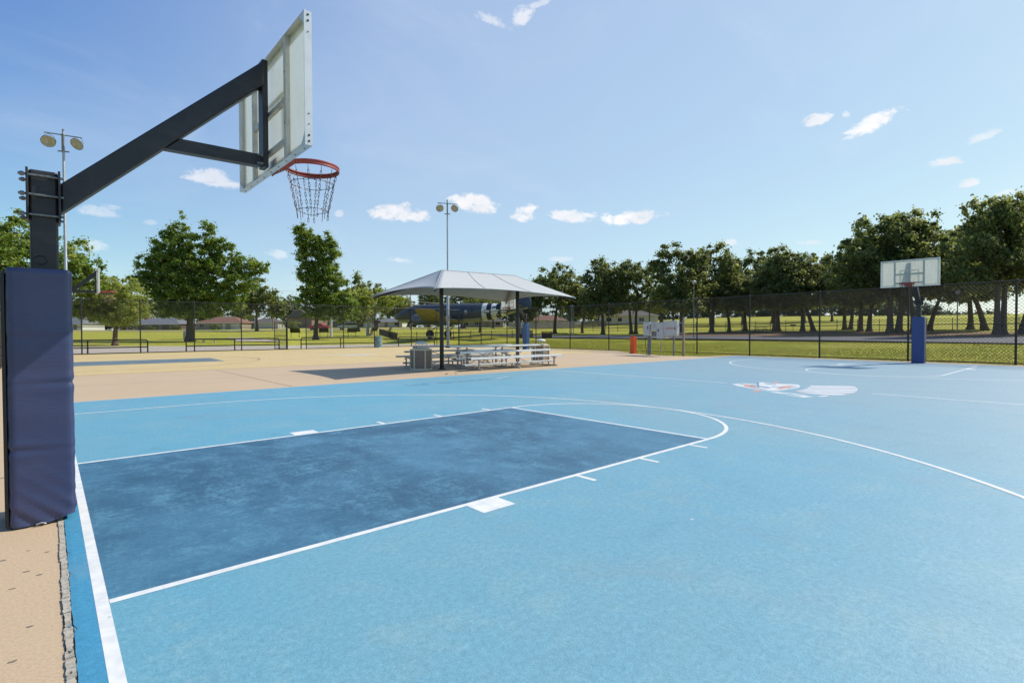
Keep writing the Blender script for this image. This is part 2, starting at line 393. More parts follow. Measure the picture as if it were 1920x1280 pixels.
# ------------------------------------------------------------------ terrain
def ss(a,b,x):
    t=min(max((x-a)/(b-a),0),1); return t*t*(3-2*t)
def tz(X,Y):
    eY=max(0,Y-48); z=.02*min(eY,100)
    e=max(0,X-30); z+=.022*min(e,40)
    w=1-.85*ss(.3,1.3,max(Y,0)/max(X,1))
    return z+.033*min(max(0,e-40),190)*w
def axis(a,b,c,d,fine,coarse):
    l=list(np.arange(a,b,coarse))+list(np.arange(b,c,fine))+list(np.arange(c,d+coarse,coarse)); return l
def terrain():
    xs=axis(-260,-40,140,520,4,20); ys=axis(-260,-40,180,520,4,20)
    vs=[]; 
    for y in ys:
        for x in xs:
            vs.append((x,y,tz(x,y)-.03+(.04*math.sin(x*.31+y*.17)*math.sin(y*.23) if (x>34 or y>58) else 0)))
    n=len(xs); fs=[(j*n+i,j*n+i+1,(j+1)*n+i+1,(j+1)*n+i) for j in range(len(ys)-1) for i in range(n-1)]
    m=MB(); m.add(vs,fs,0,True); o=m.build('grass_ground',M['grass']); tag(o,kind='structure')
terrain()
def ribbon(name,near,far,mat,lift=.05,n=3):
    """a surface draped over the terrain between two edge lines"""
    def res(p):
        out=[]
        for (x0,y0),(x1,y1) in zip(p[:-1],p[1:]):
            for i in range(6): out.append((x0+(x1-x0)*i/6,y0+(y1-y0)*i/6))
        return out+[p[-1]]
    a,b=res(near),res(far); vs=[]
    for (x0,y0),(x1,y1) in zip(a,b):
        for k in range(n+1):
            x,y=x0+(x1-x0)*k/n,y0+(y1-y0)*k/n; vs.append((x,y,tz(x,y)+lift))
    w=n+1; fs=[(i*w+k,i*w+k+1,(i+1)*w+k+1,(i+1)*w+k) for i in range(len(a)-1) for k in range(n)]
    m=MB(); m.add(vs,fs,0,True); o=m.build(name,mat); return tag(o,kind='structure')
ribbon('road',[(-60,38.6),(5,38.6),(15,38.7),(24,38.8),(31,39.2)],[(-60,58),(5,53.2),(15,48.2),(24,46.4),(31,43.2)],M['concrete_pale'],.0)
ribbon('kerb',[(-60,58),(5,53.2),(15,48.2),(24,46.4),(31,43.2)],[(-60,58.5),(5.1,53.6),(15.1,48.6),(24.1,46.8),(31.2,43.6)],M['white_paint'],.03,1)
ribbon('far_street',[(-120,138),(10,131),(40,123),(60,113),(80,104)],[(-120,145),(12,137),(43,128.5),(64,118),(84,109)],M['concrete_pale'],.06)
ribbon('path',[(16,61.8),(17.6,68),(18.3,75)],[(20.4,58.2),(20.6,68),(21.4,74.2)],M['concrete_pale'],.06)
ribbon('asphalt_lane',[(46,-40),(47.4,-.8),(49.6,11),(50.4,24),(50.4,35),(50.7,48),(52,62)],[(64,-40),(60.5,1),(59.8,14.7),(60.3,29.7),(60,43),(56,54),(55,66)],M['asphalt'],.07)
ribbon('leaf_litter',[(62,-20),(61.6,1),(61.3,15),(61.6,28),(62,36)],[(76,-20),(75,1),(78,14),(81,27),(80,36)],M['mulch'],.05)

# fence lines: right X=27.3+.075*Y, rear Y=36.2+.03*X, left X=-1.55
fxr=lambda y:27.3+.075*y
fyb=lambda x:36.25+.03*x
m=MB(); m.sheet([(-2.2,-16),(fxr(-16)-.02,-16),(fxr(9)-.5,8.3),(25.8,8.75),(24.75,9.6),(24.6,11.2),(26.0,13.9),(fxr(17)-.02,17),(fxr(37)-.02,36.9),(-2.2,36.0)],0)
tag(m.build('concrete_slab',M['concrete']),kind='structure')
bfx=lambda y:26.15+.09*y
m=MB(); m.sheet([(-.135,-9.4),(bfx(-9.4),-9.4),(bfx(7.9),7.93),(-.135,7.93)],.004)
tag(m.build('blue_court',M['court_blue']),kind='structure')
m=MB(); m.sheet([(-.128,-9.4),(-.0525,-9.4),(-.0525,7.85),(-.128,7.85)],.0046)
tag(m.build('court_border_paint',M['court_fresh']),kind='structure')
m=MB(); m.sheet([(-.02,15.9),(26.8,15.9),(28.2,36.6),(-.02,36.15)],.004)
tag(m.build('tan_court',M['court_tan']),kind='structure')
ft=.3048; LEN=82.5*ft
m=MB(); m.sheet([(0,-5.84*ft),(18.84*ft,-5.84*ft),(18.84*ft,5.84*ft),(0,5.84*ft)],.0047)
tag(m.build('blue_key',M['court_key']),kind='structure')
m=MB(); m.sheet([(.3,21.95),(5.92,21.95),(6.05,25.75),(.3,25.75)],.006); m.sheet([(20,21.95),(25.6,21.95),(25.6,25.75),(20,25.75)],.006)
tag(m.build('tan_court_key',M['court_teal']),kind='structure')

def arc(cx,cy,r,a0,a1,n=64): return [(cx+r*math.cos(a0+(a1-a0)*i/n),cy+r*math.sin(a0+(a1-a0)*i/n)) for i in range(n+1)]
w=2*ft/12; h=w/2
Z=.0054
m=MB()
m.sheet([(-.052,-9.3),(0,-9.3),(0,7.85),(-.052,7.85)],Z)   # baseline
for sy in (-1,1):
    m.strip([(0.002,sy*(6*ft-h)),(19*ft,sy*(6*ft-h))],w,Z)
    m.sheet([(7*ft,sy*6*ft),(8*ft,sy*6*ft),(8*ft,sy*6.68*ft),(7*ft,sy*6.68*ft)][::sy],Z)
    for k in (11,14.17,17.33):
        m.sheet([(k*ft,sy*6*ft),(k*ft+w,sy*6*ft),(k*ft+w,sy*6.68*ft),(k*ft,sy*6.68*ft)][::sy],Z)
m.strip([(19*ft-h,-5.83*ft),(19*ft-h,5.83*ft)],w,Z)
tag(m.build('key_line_markings',M['line']),kind='structure')
m=MB(); m.strip(arc(19*ft,0,6*ft-h,-PI/2,PI/2),w,Z+.0005)
tag(m.build('free_throw_circle_marking',M['line']),kind='structure')
m=MB()
m.strip([(0.002,19.75*ft-h),(5.25*ft,19.75*ft-h)]+arc(5.25*ft,0,19.75*ft-h,PI/2,-PI/2,160)[1:]+[(0.002,-19.75*ft+h)],w,Z+.001)
tag(m.build('three_point_marking',M['line']),kind='structure')
m=MB()
m.strip([(LEN/2,7.85),(LEN/2,1.35)],w,Z); m.strip([(LEN/2,-1.75),(LEN/2,-9.3)],w,Z)
tag(m.build('half_court_marking',M['line']),kind='structure')
m=MB()
m.strip([(LEN,19.75*ft-h),(LEN-5.25*ft,19.75*ft-h)]+arc(LEN-5.25*ft,0,19.75*ft-h,PI/2,3*PI/2,160)[1:]+[(LEN,-19.75*ft+h)],w,Z)
tag(m.build('far_three_point_marking',M['line']),kind='structure')
m=MB()
m.strip([(LEN,6*ft-h),(LEN-19*ft,6*ft-h)]+arc(LEN-19*ft,0,6*ft-h,PI/2,3*PI/2)[1:]+[(LEN,-6*ft+h)],w,Z+.0005)
for sy in (-1,1):
    k=LEN-8*ft
    m.sheet([(k,sy*6*ft),(k+ft,sy*6*ft),(k+ft,sy*6.68*ft),(k,sy*6.68*ft)][::sy],Z+.0005)
tag(m.build('far_key_marking',M['line']),kind='structure')
m=MB(); m.strip([(LEN-19*ft+h,-5.8*ft),(LEN-19*ft+h,5.8*ft)],w,Z); tag(m.build('far_free_throw_marking',M['line_faded']),kind='structure')
m=MB(); m.strip([(0,7.9),(bfx(7.9)-.1,7.9)],.05,.005); m.strip([(bfx(-9)-.05,-9),(bfx(7.85)-.05,7.85)],.05,.005)
tag(m.build('court_edge_marking',M['line_faded']),kind='structure')
# tan court markings
m=MB(); m.strip([(.3,23.85+6)]+arc(1.7,23.85,6.0,PI/2,-PI/2,90)+[(.3,23.85-6)],.07,Z)
m.strip(arc(6,23.85,1.85,-PI/2,PI/2),.05,Z+.0005)
m.strip([(12.9,15.95),(12.9,22.2)],.05,Z); m.strip([(12.9,26),(12.9,36)],.05,Z)
tag(m.build('tan_court_line_marking',M['line_dark']),kind='structure')
# tan court wordmark: pale wedge running into a row of rounded strokes
m=MB(); m.sheet([(11.2,25.7),(12.45,24.75),(13.0,24.3),(12.9,23.95),(12.5,24.2)],Z)
rnd=random.Random(3)
for i in range(11):
    t=i/10; cx,cy=12.5+1.45*t,23.9-.25*t+.25*math.sin(i*1.7)
    m.sheet([(cx-.10,cy-.55),(cx+.06,cy-.6),(cx+.16,cy+.35),(cx+.0,cy+.4)],Z+.0005)
tag(m.build('tan_court_wordmark',M['logo_white']),kind='structure')
# blue court centre emblem, worn
LG=dict(shield=[(12.41,1.15),(12.8,1.03),(12.81,.71),(13.34,.89),(13.39,.78),(13.29,.56),(13.3,.31),(13.41,.15),(13.44,0),(13.06,-.19),(12.77,-.27),(12.32,-.28),(11.67,-.22),(11.51,-.04),(11.68,.31),(11.91,.62),(12.08,.87)],
sal=[[(12.29,.81),(12.61,.9),(12.58,.63),(11.93,.34),(11.79,.34),(11.94,.51),(12.06,.67)],[(12.06,-.04),(12.75,.1),(13.15,.01),(12.93,-.07),(12.44,-.14),(12.04,-.15)],[(13.36,.56),(14.02,.75),(13.35,.42)],[(10.98,.01),(11.45,.16),(11.63,.11),(11.53,.04),(11.25,0)]],
grey=[[(13.21,.7),(13.09,.36),(12.94,.32),(13.03,.63)],[(12.46,.51),(12.27,.14),(12.06,.13),(12.21,.42)],[(12.3,.67),(12.61,.72),(12.58,.63),(12.46,.57),(12.3,.58),(12.09,.53)],[(13.18,.89),(13.34,.89),(12.07,.34),(12.03,.37)],[(12.52,.25),(12.62,.05),(12.5,-.02),(12.4,.2)],
 [(12.5,1.02),(12.62,.98),(12.56,.86),(12.42,.9)],[(11.62,.0),(11.9,.42),(12.0,.4),(11.72,0)],[(12.3,-.18),(13.0,-.1),(13.0,-.14),(12.3,-.22)]],
pale=[[(13.43,-.28),(13.95,-1.02),(13.52,-1.23),(12.87,-1.4),(12.4,-1.46),(11.83,-1.43),(11.74,-1.35),(11.52,-1.23),(11.73,-1.01),(11.52,-.81),(11.97,-.47),(12.47,-.5)]],
white=[[(13.39,-.3),(13.93,-1.03),(13.68,-1.17),(13.13,-.39)],[(12.93,-.42),(13.52,-1.23),(13.35,-1.28),(12.7,-.46)],[(12.47,-.5),(13.19,-1.32),(12.94,-1.38),(12.23,-.52)],[(12.01,-.46),(12.75,-1.41),(12.47,-1.44),(12.01,-.88),(11.97,-.61)],[(11.72,-.74),(12.15,-1.4),(11.86,-1.42),(11.73,-1.32),(11.62,-.95)],
 [(11.33,-.19),(11.5,-.29),(11.42,-.67),(11.12,-1.13),(10.86,-1.05),(10.91,-.9),(11.16,-.56)],[(11.31,-1.13),(11.59,-1.23),(11.45,-1.3),(11.24,-1.24)]])
m=MB(); m.sheet(LG['shield'],.005,0)
for p in LG['sal'][:2]: m.sheet(p,.0056,1)
for p in LG['sal'][2:]: m.sheet(p,.005,1)
for p in LG['grey']: m.sheet(p,.0062,2)
for p in LG['pale']: m.sheet(p,.005,3)
for p in LG['white'][:5]: m.sheet(p,.0056,0)
for p in LG['white'][5:]: m.sheet(p,.005,0)
m.sheet([(11.3,-.42),(11.35,-.60),(11.08,-.95),(11.02,-.88)],.0056,4)
tag(m.build('court_emblem',[M['logo_white'],M['logo_salmon'],M['logo_grey'],M['logo_pale'],M['court_blue']]),kind='structure')
# worn illegible lettering along the far sideline
m=MB(); rnd=random.Random(11); x=6.35
while x<9.6:
    wl=.10+.07*rnd.random(); y0=6.12+.02*rnd.random(); hh=.36
    kind=rnd.randrange(4)
    m.sheet([(x,y0),(x+.045,y0),(x+.045,y0+hh),(x,y0+hh)],.006)
    if kind in (0,2): m.sheet([(x+.05,y0+hh-.07),(x+wl,y0+hh-.07),(x+wl,y0+hh-.01),(x+.05,y0+hh-.01)],.006)
    if kind in (1,2): m.sheet([(x+.05,y0+.15),(x+wl,y0+.15),(x+wl,y0+.21),(x+.05,y0+.21)],.006)
    if kind in (0,3): m.sheet([(x+.05,y0+.01),(x+wl,y0+.01),(x+wl,y0+.07),(x+.05,y0+.07)],.006)
    x+=wl+.09+(.22 if rnd.random()<.18 else 0)
m.sheet([(9.15,6.25),(9.75,6.45),(9.75,6.52),(9.15,6.33)],.0075,1)
tag(m.build('sideline_lettering',[M['ink'],M['logo_white']]),kind='structure')

# broken joint between the concrete apron and the blue court
def joint():
    m=MB(); rnd=random.Random(5)
    m.sheet([(-.170,-9.4),(-.128,-9.4),(-.128,7.9),(-.170,7.9)],.0015,1)
    # crumbling mortar: irregular flat flakes, mostly touching, dark cracks between them
    y=-5.3
    while y<7.8:
        l=.05+.16*rnd.random()
        w0=-.171+.005*rnd.random(); w1=-.1405+.007*(rnd.random()-.6)
        k=10; pl=[]
        for i in range(k): u=i/(k-1); pl.append((w1+.0055*(rnd.random()-.5),y+l*u))
        for i in range(k): u=1-i/(k-1); pl.append((w0+.005*(rnd.random()-.5),y+l*u))
        h=.0045+.005*rnd.random(); m.prism(pl,.001,h,0)
        for q in range(rnd.randint(0,1)):      # chips and holes on the flake
            cx=w0+(w1-w0)*(.2+.7*rnd.random()); cy=y+l*rnd.random(); r=.003+.007*rnd.random()
            m.sheet([(cx+r*(.6+.7*rnd.random())*math.cos(t*PI/3),cy+r*(1+2*rnd.random())*math.sin(t*PI/3)) for t in range(6)],h+.0006,1 if rnd.random()<.7 else 2)
        y+=l+(.002+.012*rnd.random()*(rnd.random()<.6))
    # ragged lip of blue paint along the joint
    vs=[];n=260
    for i in range(n+1):
        yy=-5.2+13*i/n; j=.004*rnd.random()+(.009 if rnd.random()<.15 else 0)
        vs+=[(-.140+j*1.2,yy,.0065),(-.118,yy,.0075)]
    m.add(vs,[(2*i,2*i+1,2*i+3,2*i+2) for i in range(n)],3)
    tag(m.build('cracked_joint',[simple('crumbled mortar',lin(.66,.59,.47),.9,0,.2,45,bmp=.8,obj=False),simple('joint dirt',lin(.10,.08,.06),.95,obj=False),simple('blue flecked mortar',lin(.22,.33,.42),.9,0,.2,30,obj=False),M['court_fresh']]),kind='structure')
joint()
m=MB(); rnd=random.Random(8)
for (x,y,r) in ((-.31,-1.083,.013),(-.257,-1.181,.011),(-.311,-.712,.007),(-.225,-.813,.010),(-.285,-1.829,.010),(-.326,-2.123,.011),(-.36,-1.3,.01),(-.42,-.8,.012),(-.6,-1.0,.02),(-.28,1.4,.03),(-.7,.8,.03)):
    m.sheet([(x+r*(.6+.6*rnd.random())*1.5*math.cos(t*PI/5),y+r*(.5+.6*rnd.random())*math.sin(t*PI/5)) for t in range(10)],.0012)
tag(m.build('concrete_stain_marking',simple('gum and oil stain',lin(.16,.125,.10),.8,0,.2,60,obj=False,c2=lin(.26,.20,.15))),kind='structure')
m=MB()
for a,b in (((8.2,8.15),(27,8.9)),((-2,11.9),(9.5,11.8)),((16,12),(25,12.2))): m.strip([a,b],.012,.004)
for x in (4.2,19.2): m.strip([(x,8.0),(x,15.8)],.012,.004)
m.strip([(-2.1,-4.55),(-.2,-4.5)],.012,.004); m.strip([(-2.1,1.6),(-.2,1.6)],.012,.004)
tag(m.build('slab_joints',M['darkhole']),kind='structure')
LEAF=simple('dry brown leaf',lin(.12,.06,.03),.9)
for (x,y,s,a,lab) in ((9.0,8.5,.16,.4,'larger curled brown dry leaf on the concrete by the blue court edge'),(9.28,8.42,.10,1.7,'smaller curled brown dry leaf right of the larger one')):
    m=MB(); c,sn=math.cos(a),math.sin(a); P=[(-.5,0,.0),(-.2,.22,.05),(.25,.2,.03),(.5,0,.07),(.2,-.22,.02),(-.2,-.2,.06),(0,0,.22)]
    v=[(s*(px*c-py*sn),s*(px*sn+py*c),.01+s*pz) for px,py,pz in P]
    m.add(v,[(0,5,6),(5,4,6),(4,3,6),(3,2,6),(2,1,6),(1,0,6)])
    tag(m.build('dry_leaf',LEAF,None,(x,y,0)),lab,'leaf')

# ------------------------------------------------------------------ basketball hoops
def pad_mesh(hgt,mat,parent,wx=.34,wy=.42,cx=-.03,folds=True):
    nz=110 if folds else 24; per=72; rc=.028
    # rounded rectangle perimeter
    def per_pt(t):
        segs=[('y-',wx-2*rc),('c',rc*PI/2),('x+',wy-2*rc),('c',rc*PI/2),('y+',wx-2*rc),('c',rc*PI/2),('x-',wy-2*rc),('c',rc*PI/2)]
        tot=sum(s for _,s in segs); d=t*tot; cor=[(wx/2-rc,-wy/2+rc,-PI/2),(wx/2-rc,wy/2-rc,0),(-wx/2+rc,wy/2-rc,PI/2),(-wx/2+rc,-wy/2+rc,PI)]
        for i,(k,s) in enumerate(segs):
            if d<=s or i==7:
                if k=='y-': return (-wx/2+rc+d,-wy/2,0,-1)
                if k=='x+': return (wx/2,-wy/2+rc+d,1,0)
                if k=='y+': return (wx/2-rc-d,wy/2,0,1)
                if k=='x-': return (-wx/2,wy/2-rc-d,-1,0)
                c=cor[i//2]; a=c[2]+d/rc; return (c[0]+rc*math.cos(a),c[1]+rc*math.sin(a),math.cos(a),math.sin(a))
            d-=s
    P=[per_pt(i/per) for i in range(per)]
    vs=[]
    for k in range(nz+1):
        t=k/nz
        for (x,y,nx,ny) in P:
            z0=.012
            if folds: z0+=.040*ss(.02,wx/2,x)*ss(-.0,-wy/2,y) if False else .038*ss(.0,wx/2,x)
            z=z0+(hgt-z0)*t
            top=ss(.988,1,t)
            d=-.014*top
            if folds:
                for zc,sl,s0,side in ((.965,.02,.016,1),(.515,-.06,.017,-1),(1.28,.03,.02,1)):
                    zz=z-zc-sl*x; u=(x*side+wx/2)/wx
                    a=.22+.6*ss(.1,1,u) if zc!=1.28 else .2
                    d+=.85*a*(-.011*math.exp(-(zz/s0)**2)+.007*math.exp(-((zz-.035)/.028)**2)+.005*math.exp(-((zz+.04)/.03)**2))
                q=(x*.72+z*1.0)           # diagonal pulls toward the lower corner
                e=math.exp(-max(z-.02,0)/.14)*ss(-wx/2,0,x+.12)
                d+=.007*e*math.sin(q*54+x*9)+.004*e*math.sin(q*97+1+x*22)
                d+=.0012*math.sin(z*11+x*7)+.0008*math.sin(z*31+y*13+x*5)
            vs.append((cx+x+nx*d,y+ny*d,z))
    fs=[(k*per+i,k*per+(i+1)%per,(k+1)*per+(i+1)%per,(k+1)*per+i) for k in range(nz) for i in range(per)]
    m=MB(); m.add(vs,fs,0,True)
    m.add(vs[-per:],[tuple(range(per))]); m.add(vs[:per],[tuple(range(per-1,-1,-1))])
    o=m.build('pad',mat,parent)
    if folds:
        b=MB(); b.bx(cx-wx/2-.022,cx-wx/2-.004,-wy/2+.02,wy/2-.02,.02,hgt-.03)
        b.build('backing_board',M['black'],o)
        t=MB(); t.tube([(cx-wx/2+.13,-wy/2-.016,.018),(cx-wx/2+.16,-wy/2-.019,.026),(cx-wx/2+.18,-wy/2-.016,.014)],.006,5)
        t.build('torn_patch',M['galv'],o)
    return o
def link(m,c,d,u,l,wd,r):
    """one chain link centred c, long axis d, flat axis u"""
    pts=[]
    for i in range(10):
        t=2*PI*i/10; pts.append(Vector(c)+d*(math.cos(t)*l/2)+u*(math.sin(t)*wd/2))
    m.tube(pts,r,4,closed=True)
def net_mesh(rc,detail):
    m=MB(); cx,cz=rc; n=12; rnd=random.Random(2)
    def chain(a,b,ln):
        a,b=Vector(a),Vector(b); d=(b-a); k=max(1,int(d.length/ln)); dn=d.normalized()
        u=dn.cross(Vector((.3,.9,.2))).normalized(); v=dn.cross(u)
        for i in range(k):
            link(m,a+d*((i+.5)/k),dn,(u if i%2 else v),d.length/k*1.30,.015,.0022 if detail else .003)
    ring=lambda r,z,i,j=0:(cx+r*math.cos(2*PI*(i+j)/n),r*math.sin(2*PI*(i+j)/n),cz+z)
    jz=[.02*(rnd.random()-.5) for _ in range(n)]
    for i in range(n):
        p0=ring(.222,-.015,i); p1=ring(.196,-.13,i); p2=ring(.142,-.385+jz[i]*.3,i,.15*(i%3-1)); p3=ring(.135,-.452+jz[i],i,.12*(i%3-1))
        chain(p0,p1,.036); chain(p1,p2,.036); chain(p2,p3,.036)
    for i in range(n):
        chain(ring(.196,-.13+jz[i]*.4,i),ring(.196,-.13+jz[(i+1)%n]*.4,i+1),.036)
        chain(ring(.142,-.38+jz[i],i,.15*(i%3-1)),ring(.142,-.38+jz[(i+1)%n],i+1,.15*((i+1)%n%3-1)),.036)
    return m
def make_hoop(loc,rz,label,dz=0,pad_h=1.75,pad_mat=None,folds=False,group='basketball hoops of the two courts'):
    t=thing('basketball_hoop',label,'basketball hoop',loc,rz,group)
    ch=M['charcoal']
    m=MB(); hw=.076; m.bx(-hw,hw,-hw,hw,0,2.44+dz)
    post=m.build('post',ch,t,bevel=.014)
    if folds:
        g=MB(); g.tube([(-.02+.035*math.cos(a),-hw-.0015,1.815+.03*math.sin(a)) for a in [2*PI*i/20 for i in range(20)]],.003,4,closed=True)
        g.build('scuff_ring',M['black'],post)
    m=MB()
    for sx in (-1,1): m.box((sx*(hw+.008),0,2.265+dz),(.014,.245,.35))
    cl=m.build('clamp',ch,t,bevel=.003)
    for z in (2.125,2.262,2.395):
        for sy in (-1,1):
            m=MB(); m.cyl((-.130,sy*(hw+.018),z+dz),(.108,sy*(hw+.018),z+dz),.009,n=8)
            m.cyl((-.120,sy*(hw+.018),z+dz),(-.100,sy*(hw+.018),z+dz),.016,n=6); m.build('bolt_rod',M['bolt'],cl)
    # arm: a rectangular tube rising at 44 degrees
    aw=.152; m=MB()
    x0,x1=hw+.016,1.462; za=lambda x:2.368+.9645*(x-.095)+dz; th=.208
    m.add([(x,y,z) for x in (x0,x1) for y in (-aw/2,aw/2) for z in (za(x)-th,za(x))],[(0,1,3,2),(4,6,7,5),(0,4,5,1),(2,3,7,6),(0,2,6,4),(1,5,7,3)])
    m.build('arm',ch,t,bevel=.012)
    m=MB(); bx0=.82; m.add([(.722,-.05,2.764+dz),(.722,.05,2.764+dz),(1.44,-.05,2.772+dz),(1.44,.05,2.772+dz),(.826,-.05,2.865+dz),(.826,.05,2.865+dz),(1.44,-.05,2.873+dz),(1.44,.05,2.873+dz)],
        [(0,2,3,1),(4,5,7,6),(0,1,5,4),(2,6,7,3),(0,4,6,2),(1,3,7,5)])
    m.build('brace',ch,t,bevel=.008)
    m=MB(); m.bx(1.452,1.462+.035,-.062,.062,2.765+dz,3.70+dz)
    for z in (2.79,2.86): m.cyl((1.44,-.07,z+dz),(1.44,-.05,z+dz),.010,n=6,mi=1); m.cyl((1.40,-.058,z+dz),(1.45,-.058,z+dz),.011,n=6,mi=1)
    m.build('mounting_channel',[ch,M['bolt']],t)
    # backboard
    B0,B1=2.745+dz,3.765+dz; W=.9144; xf,xb=1.565,1.507
    m=MB(); m.bx(xf-.016,xf-.006,-W+.02,W-.02,B0+.02,B1-.02)
    fx=xf-.0035
    def mark(y0,y1,z0,z1): m.bx(fx-.001,fx+.0005,y0,y1,z0,z1,1)
    mark(-W+.035,W-.035,B1-.075,B1-.035); mark(-W+.035,W-.035,B0+.035,B0+.075)
    mark(-W+.035,-W+.075,B0+.077,B1-.077); mark(W-.075,W-.035,B0+.077,B1-.077)
    sq0=2.93+dz; mark(-.305,-.255,sq0,sq0+.40); mark(.255,.305,sq0,sq0+.40); mark(-.305,.305,sq0+.402,sq0+.452)
    bd=m.build('backboard',[M['acrylic'],M['acrylic_mark']],t)
    m=MB(); fw=.042
    m.bx(xb,xf,-W,-W+.006,B0,B1); m.bx(xb,xf,W-.006,W,B0,B1)
    m.bx(xb,xf,-W+.006,W-.006,B0,B0+.006); m.bx(xb,xf,-W+.006,W-.006,B1-.006,B1)
    for x in (xf-.0045,):                      # front lip
        m.bx(x,xf+.002,-W+.0065,-W+.028,B0+.0065,B1-.0065); m.bx(x,xf+.002,W-.028,W-.0065,B0+.0065,B1-.0065)
        m.bx(x,xf+.002,-W+.028,W-.028,B0+.0065,B0+.028); m.bx(x,xf+.002,-W+.028,W-.028,B1-.028,B1-.0065)
    # corner gussets at the back
    for sy in (-1,1):
        for z,sz in ((B0+.0065,1),(B1-.0065,-1)):
            a=[(xb+.001,sy*(W-.0065),z),(xb+.001,sy*(W-.10),z),(xb+.001,sy*(W-.0065),z+sz*.10)]
            b=[(p[0]+.005,p[1],p[2]) for p in a]
            m.add(a+b,[(0,1,2),(5,4,3),(0,3,4,1),(1,4,5,2),(2,5,3,0)])
    fr=m
    m=MB()
    for sy in (-1,1): m.bx(xb+.004,xf-.018,sy*.45-.026,sy*.45+.026,B0+.0065,B1-.0065)
    for z in (B0+.50,B0+.165): m.bx(xb+.006,xf-.019,-.423,.423,z-.020,z+.020)
    m.build('rear_frame',M['alu_inner'],bd)
    m=fr
    for sy in (-1,1):
        for z in (B0+.03,B0+.075,B0+.16,B0+.24,B1-.16,B1-.075,B1-.03):
            rr=.008 if z in (B0+.03,B0+.075,B1-.075,B1-.03) else .0045
            m.cyl((xf-.028,sy*(W-.002),z),(xf-.028,sy*(W+.004),z),rr,n=8,mi=1)
    for y in [-.82+.205*i for i in range(9)]: m.cyl((xf-.03,y,B0+.002),(xf-.03,y,B0-.003),.006,n=8,mi=1)
    for y in (-.45,.45):
        for z in (B0+.30,B0+.72): m.cyl((xb+.006,y,z),(xb+.002,y,z),.007,n=8,mi=1)
    m.build('frame',[M['alu'],M['darkhole']],bd)
    # rim
    cx,cz=1.905,2.862+dz; m=MB()
    circ=lambda r,z,a0=0,a1=2*PI,n=48:[(cx+r*math.cos(a0+(a1-a0)*i/n),r*math.sin(a0+(a1-a0)*i/n),cz+z) for i in range(n)]
    m.tube(circ(.2375,0),.0095,8,closed=True); m.tube(circ(.2375,-.030),.0085,8,closed=True)
    # flat band between the two rings
    v=[];n=48
    for i in range(n):
        a=2*PI*i/n; v+=[(cx+.2415*math.cos(a),.2415*math.sin(a),cz-.003),(cx+.2415*math.cos(a),.2415*math.sin(a),cz-.032)]
    m.add(v,[(2*i,2*i+1,2*((i+1)%n)+1,2*((i+1)%n)) for i in range(n)],0,True)
    rim=m.build('rim',M['rim_red'],t)
    m=MB(); m.bx(xf+.004,xf+.012,-.10,.10,cz-.125,cz+.012)
    m.add([(xf+.012,-.075,cz-.008),(xf+.012,.075,cz-.008),(cx-.20,.135,cz-.008),(cx-.20,-.135,cz-.008),(xf+.012,-.075,cz-.12),(xf+.012,.075,cz-.12),(cx-.20,.135,cz-.036),(cx-.20,-.135,cz-.036)],
       [(0,3,2,1),(4,5,6,7),(0,4,7,3),(1,2,6,5),(0,1,5,4),(2,3,7,6)])
    m.build('bracket',M['rim_red'],rim)
    net_mesh((cx,cz-.03),folds).build('chain_net',M['chain'],rim)
    pad_mesh(pad_h,pad_mat,t,folds=folds)
    return t
make_hoop((-.212,.0,0),0,'nearest basketball hoop with navy padded post and rusty chain net',0,1.745,M['vinyl_navy'],True)
make_hoop((25.85,.07,0),PI,'basketball hoop with bright blue pad across the blue court by the fence',.215,1.85,M['vinyl_blue'])
make_hoop((-.11,23.75,0),0,'basketball hoop at the left end of the tan court, mostly behind the navy pad',.25,1.8,M['vinyl_blue'])
make_hoop((25.95,23.2,0),PI,'basketball hoop with slate blue pad behind the shade canopy and bleachers',.15,1.9,M['vinyl_teal'])

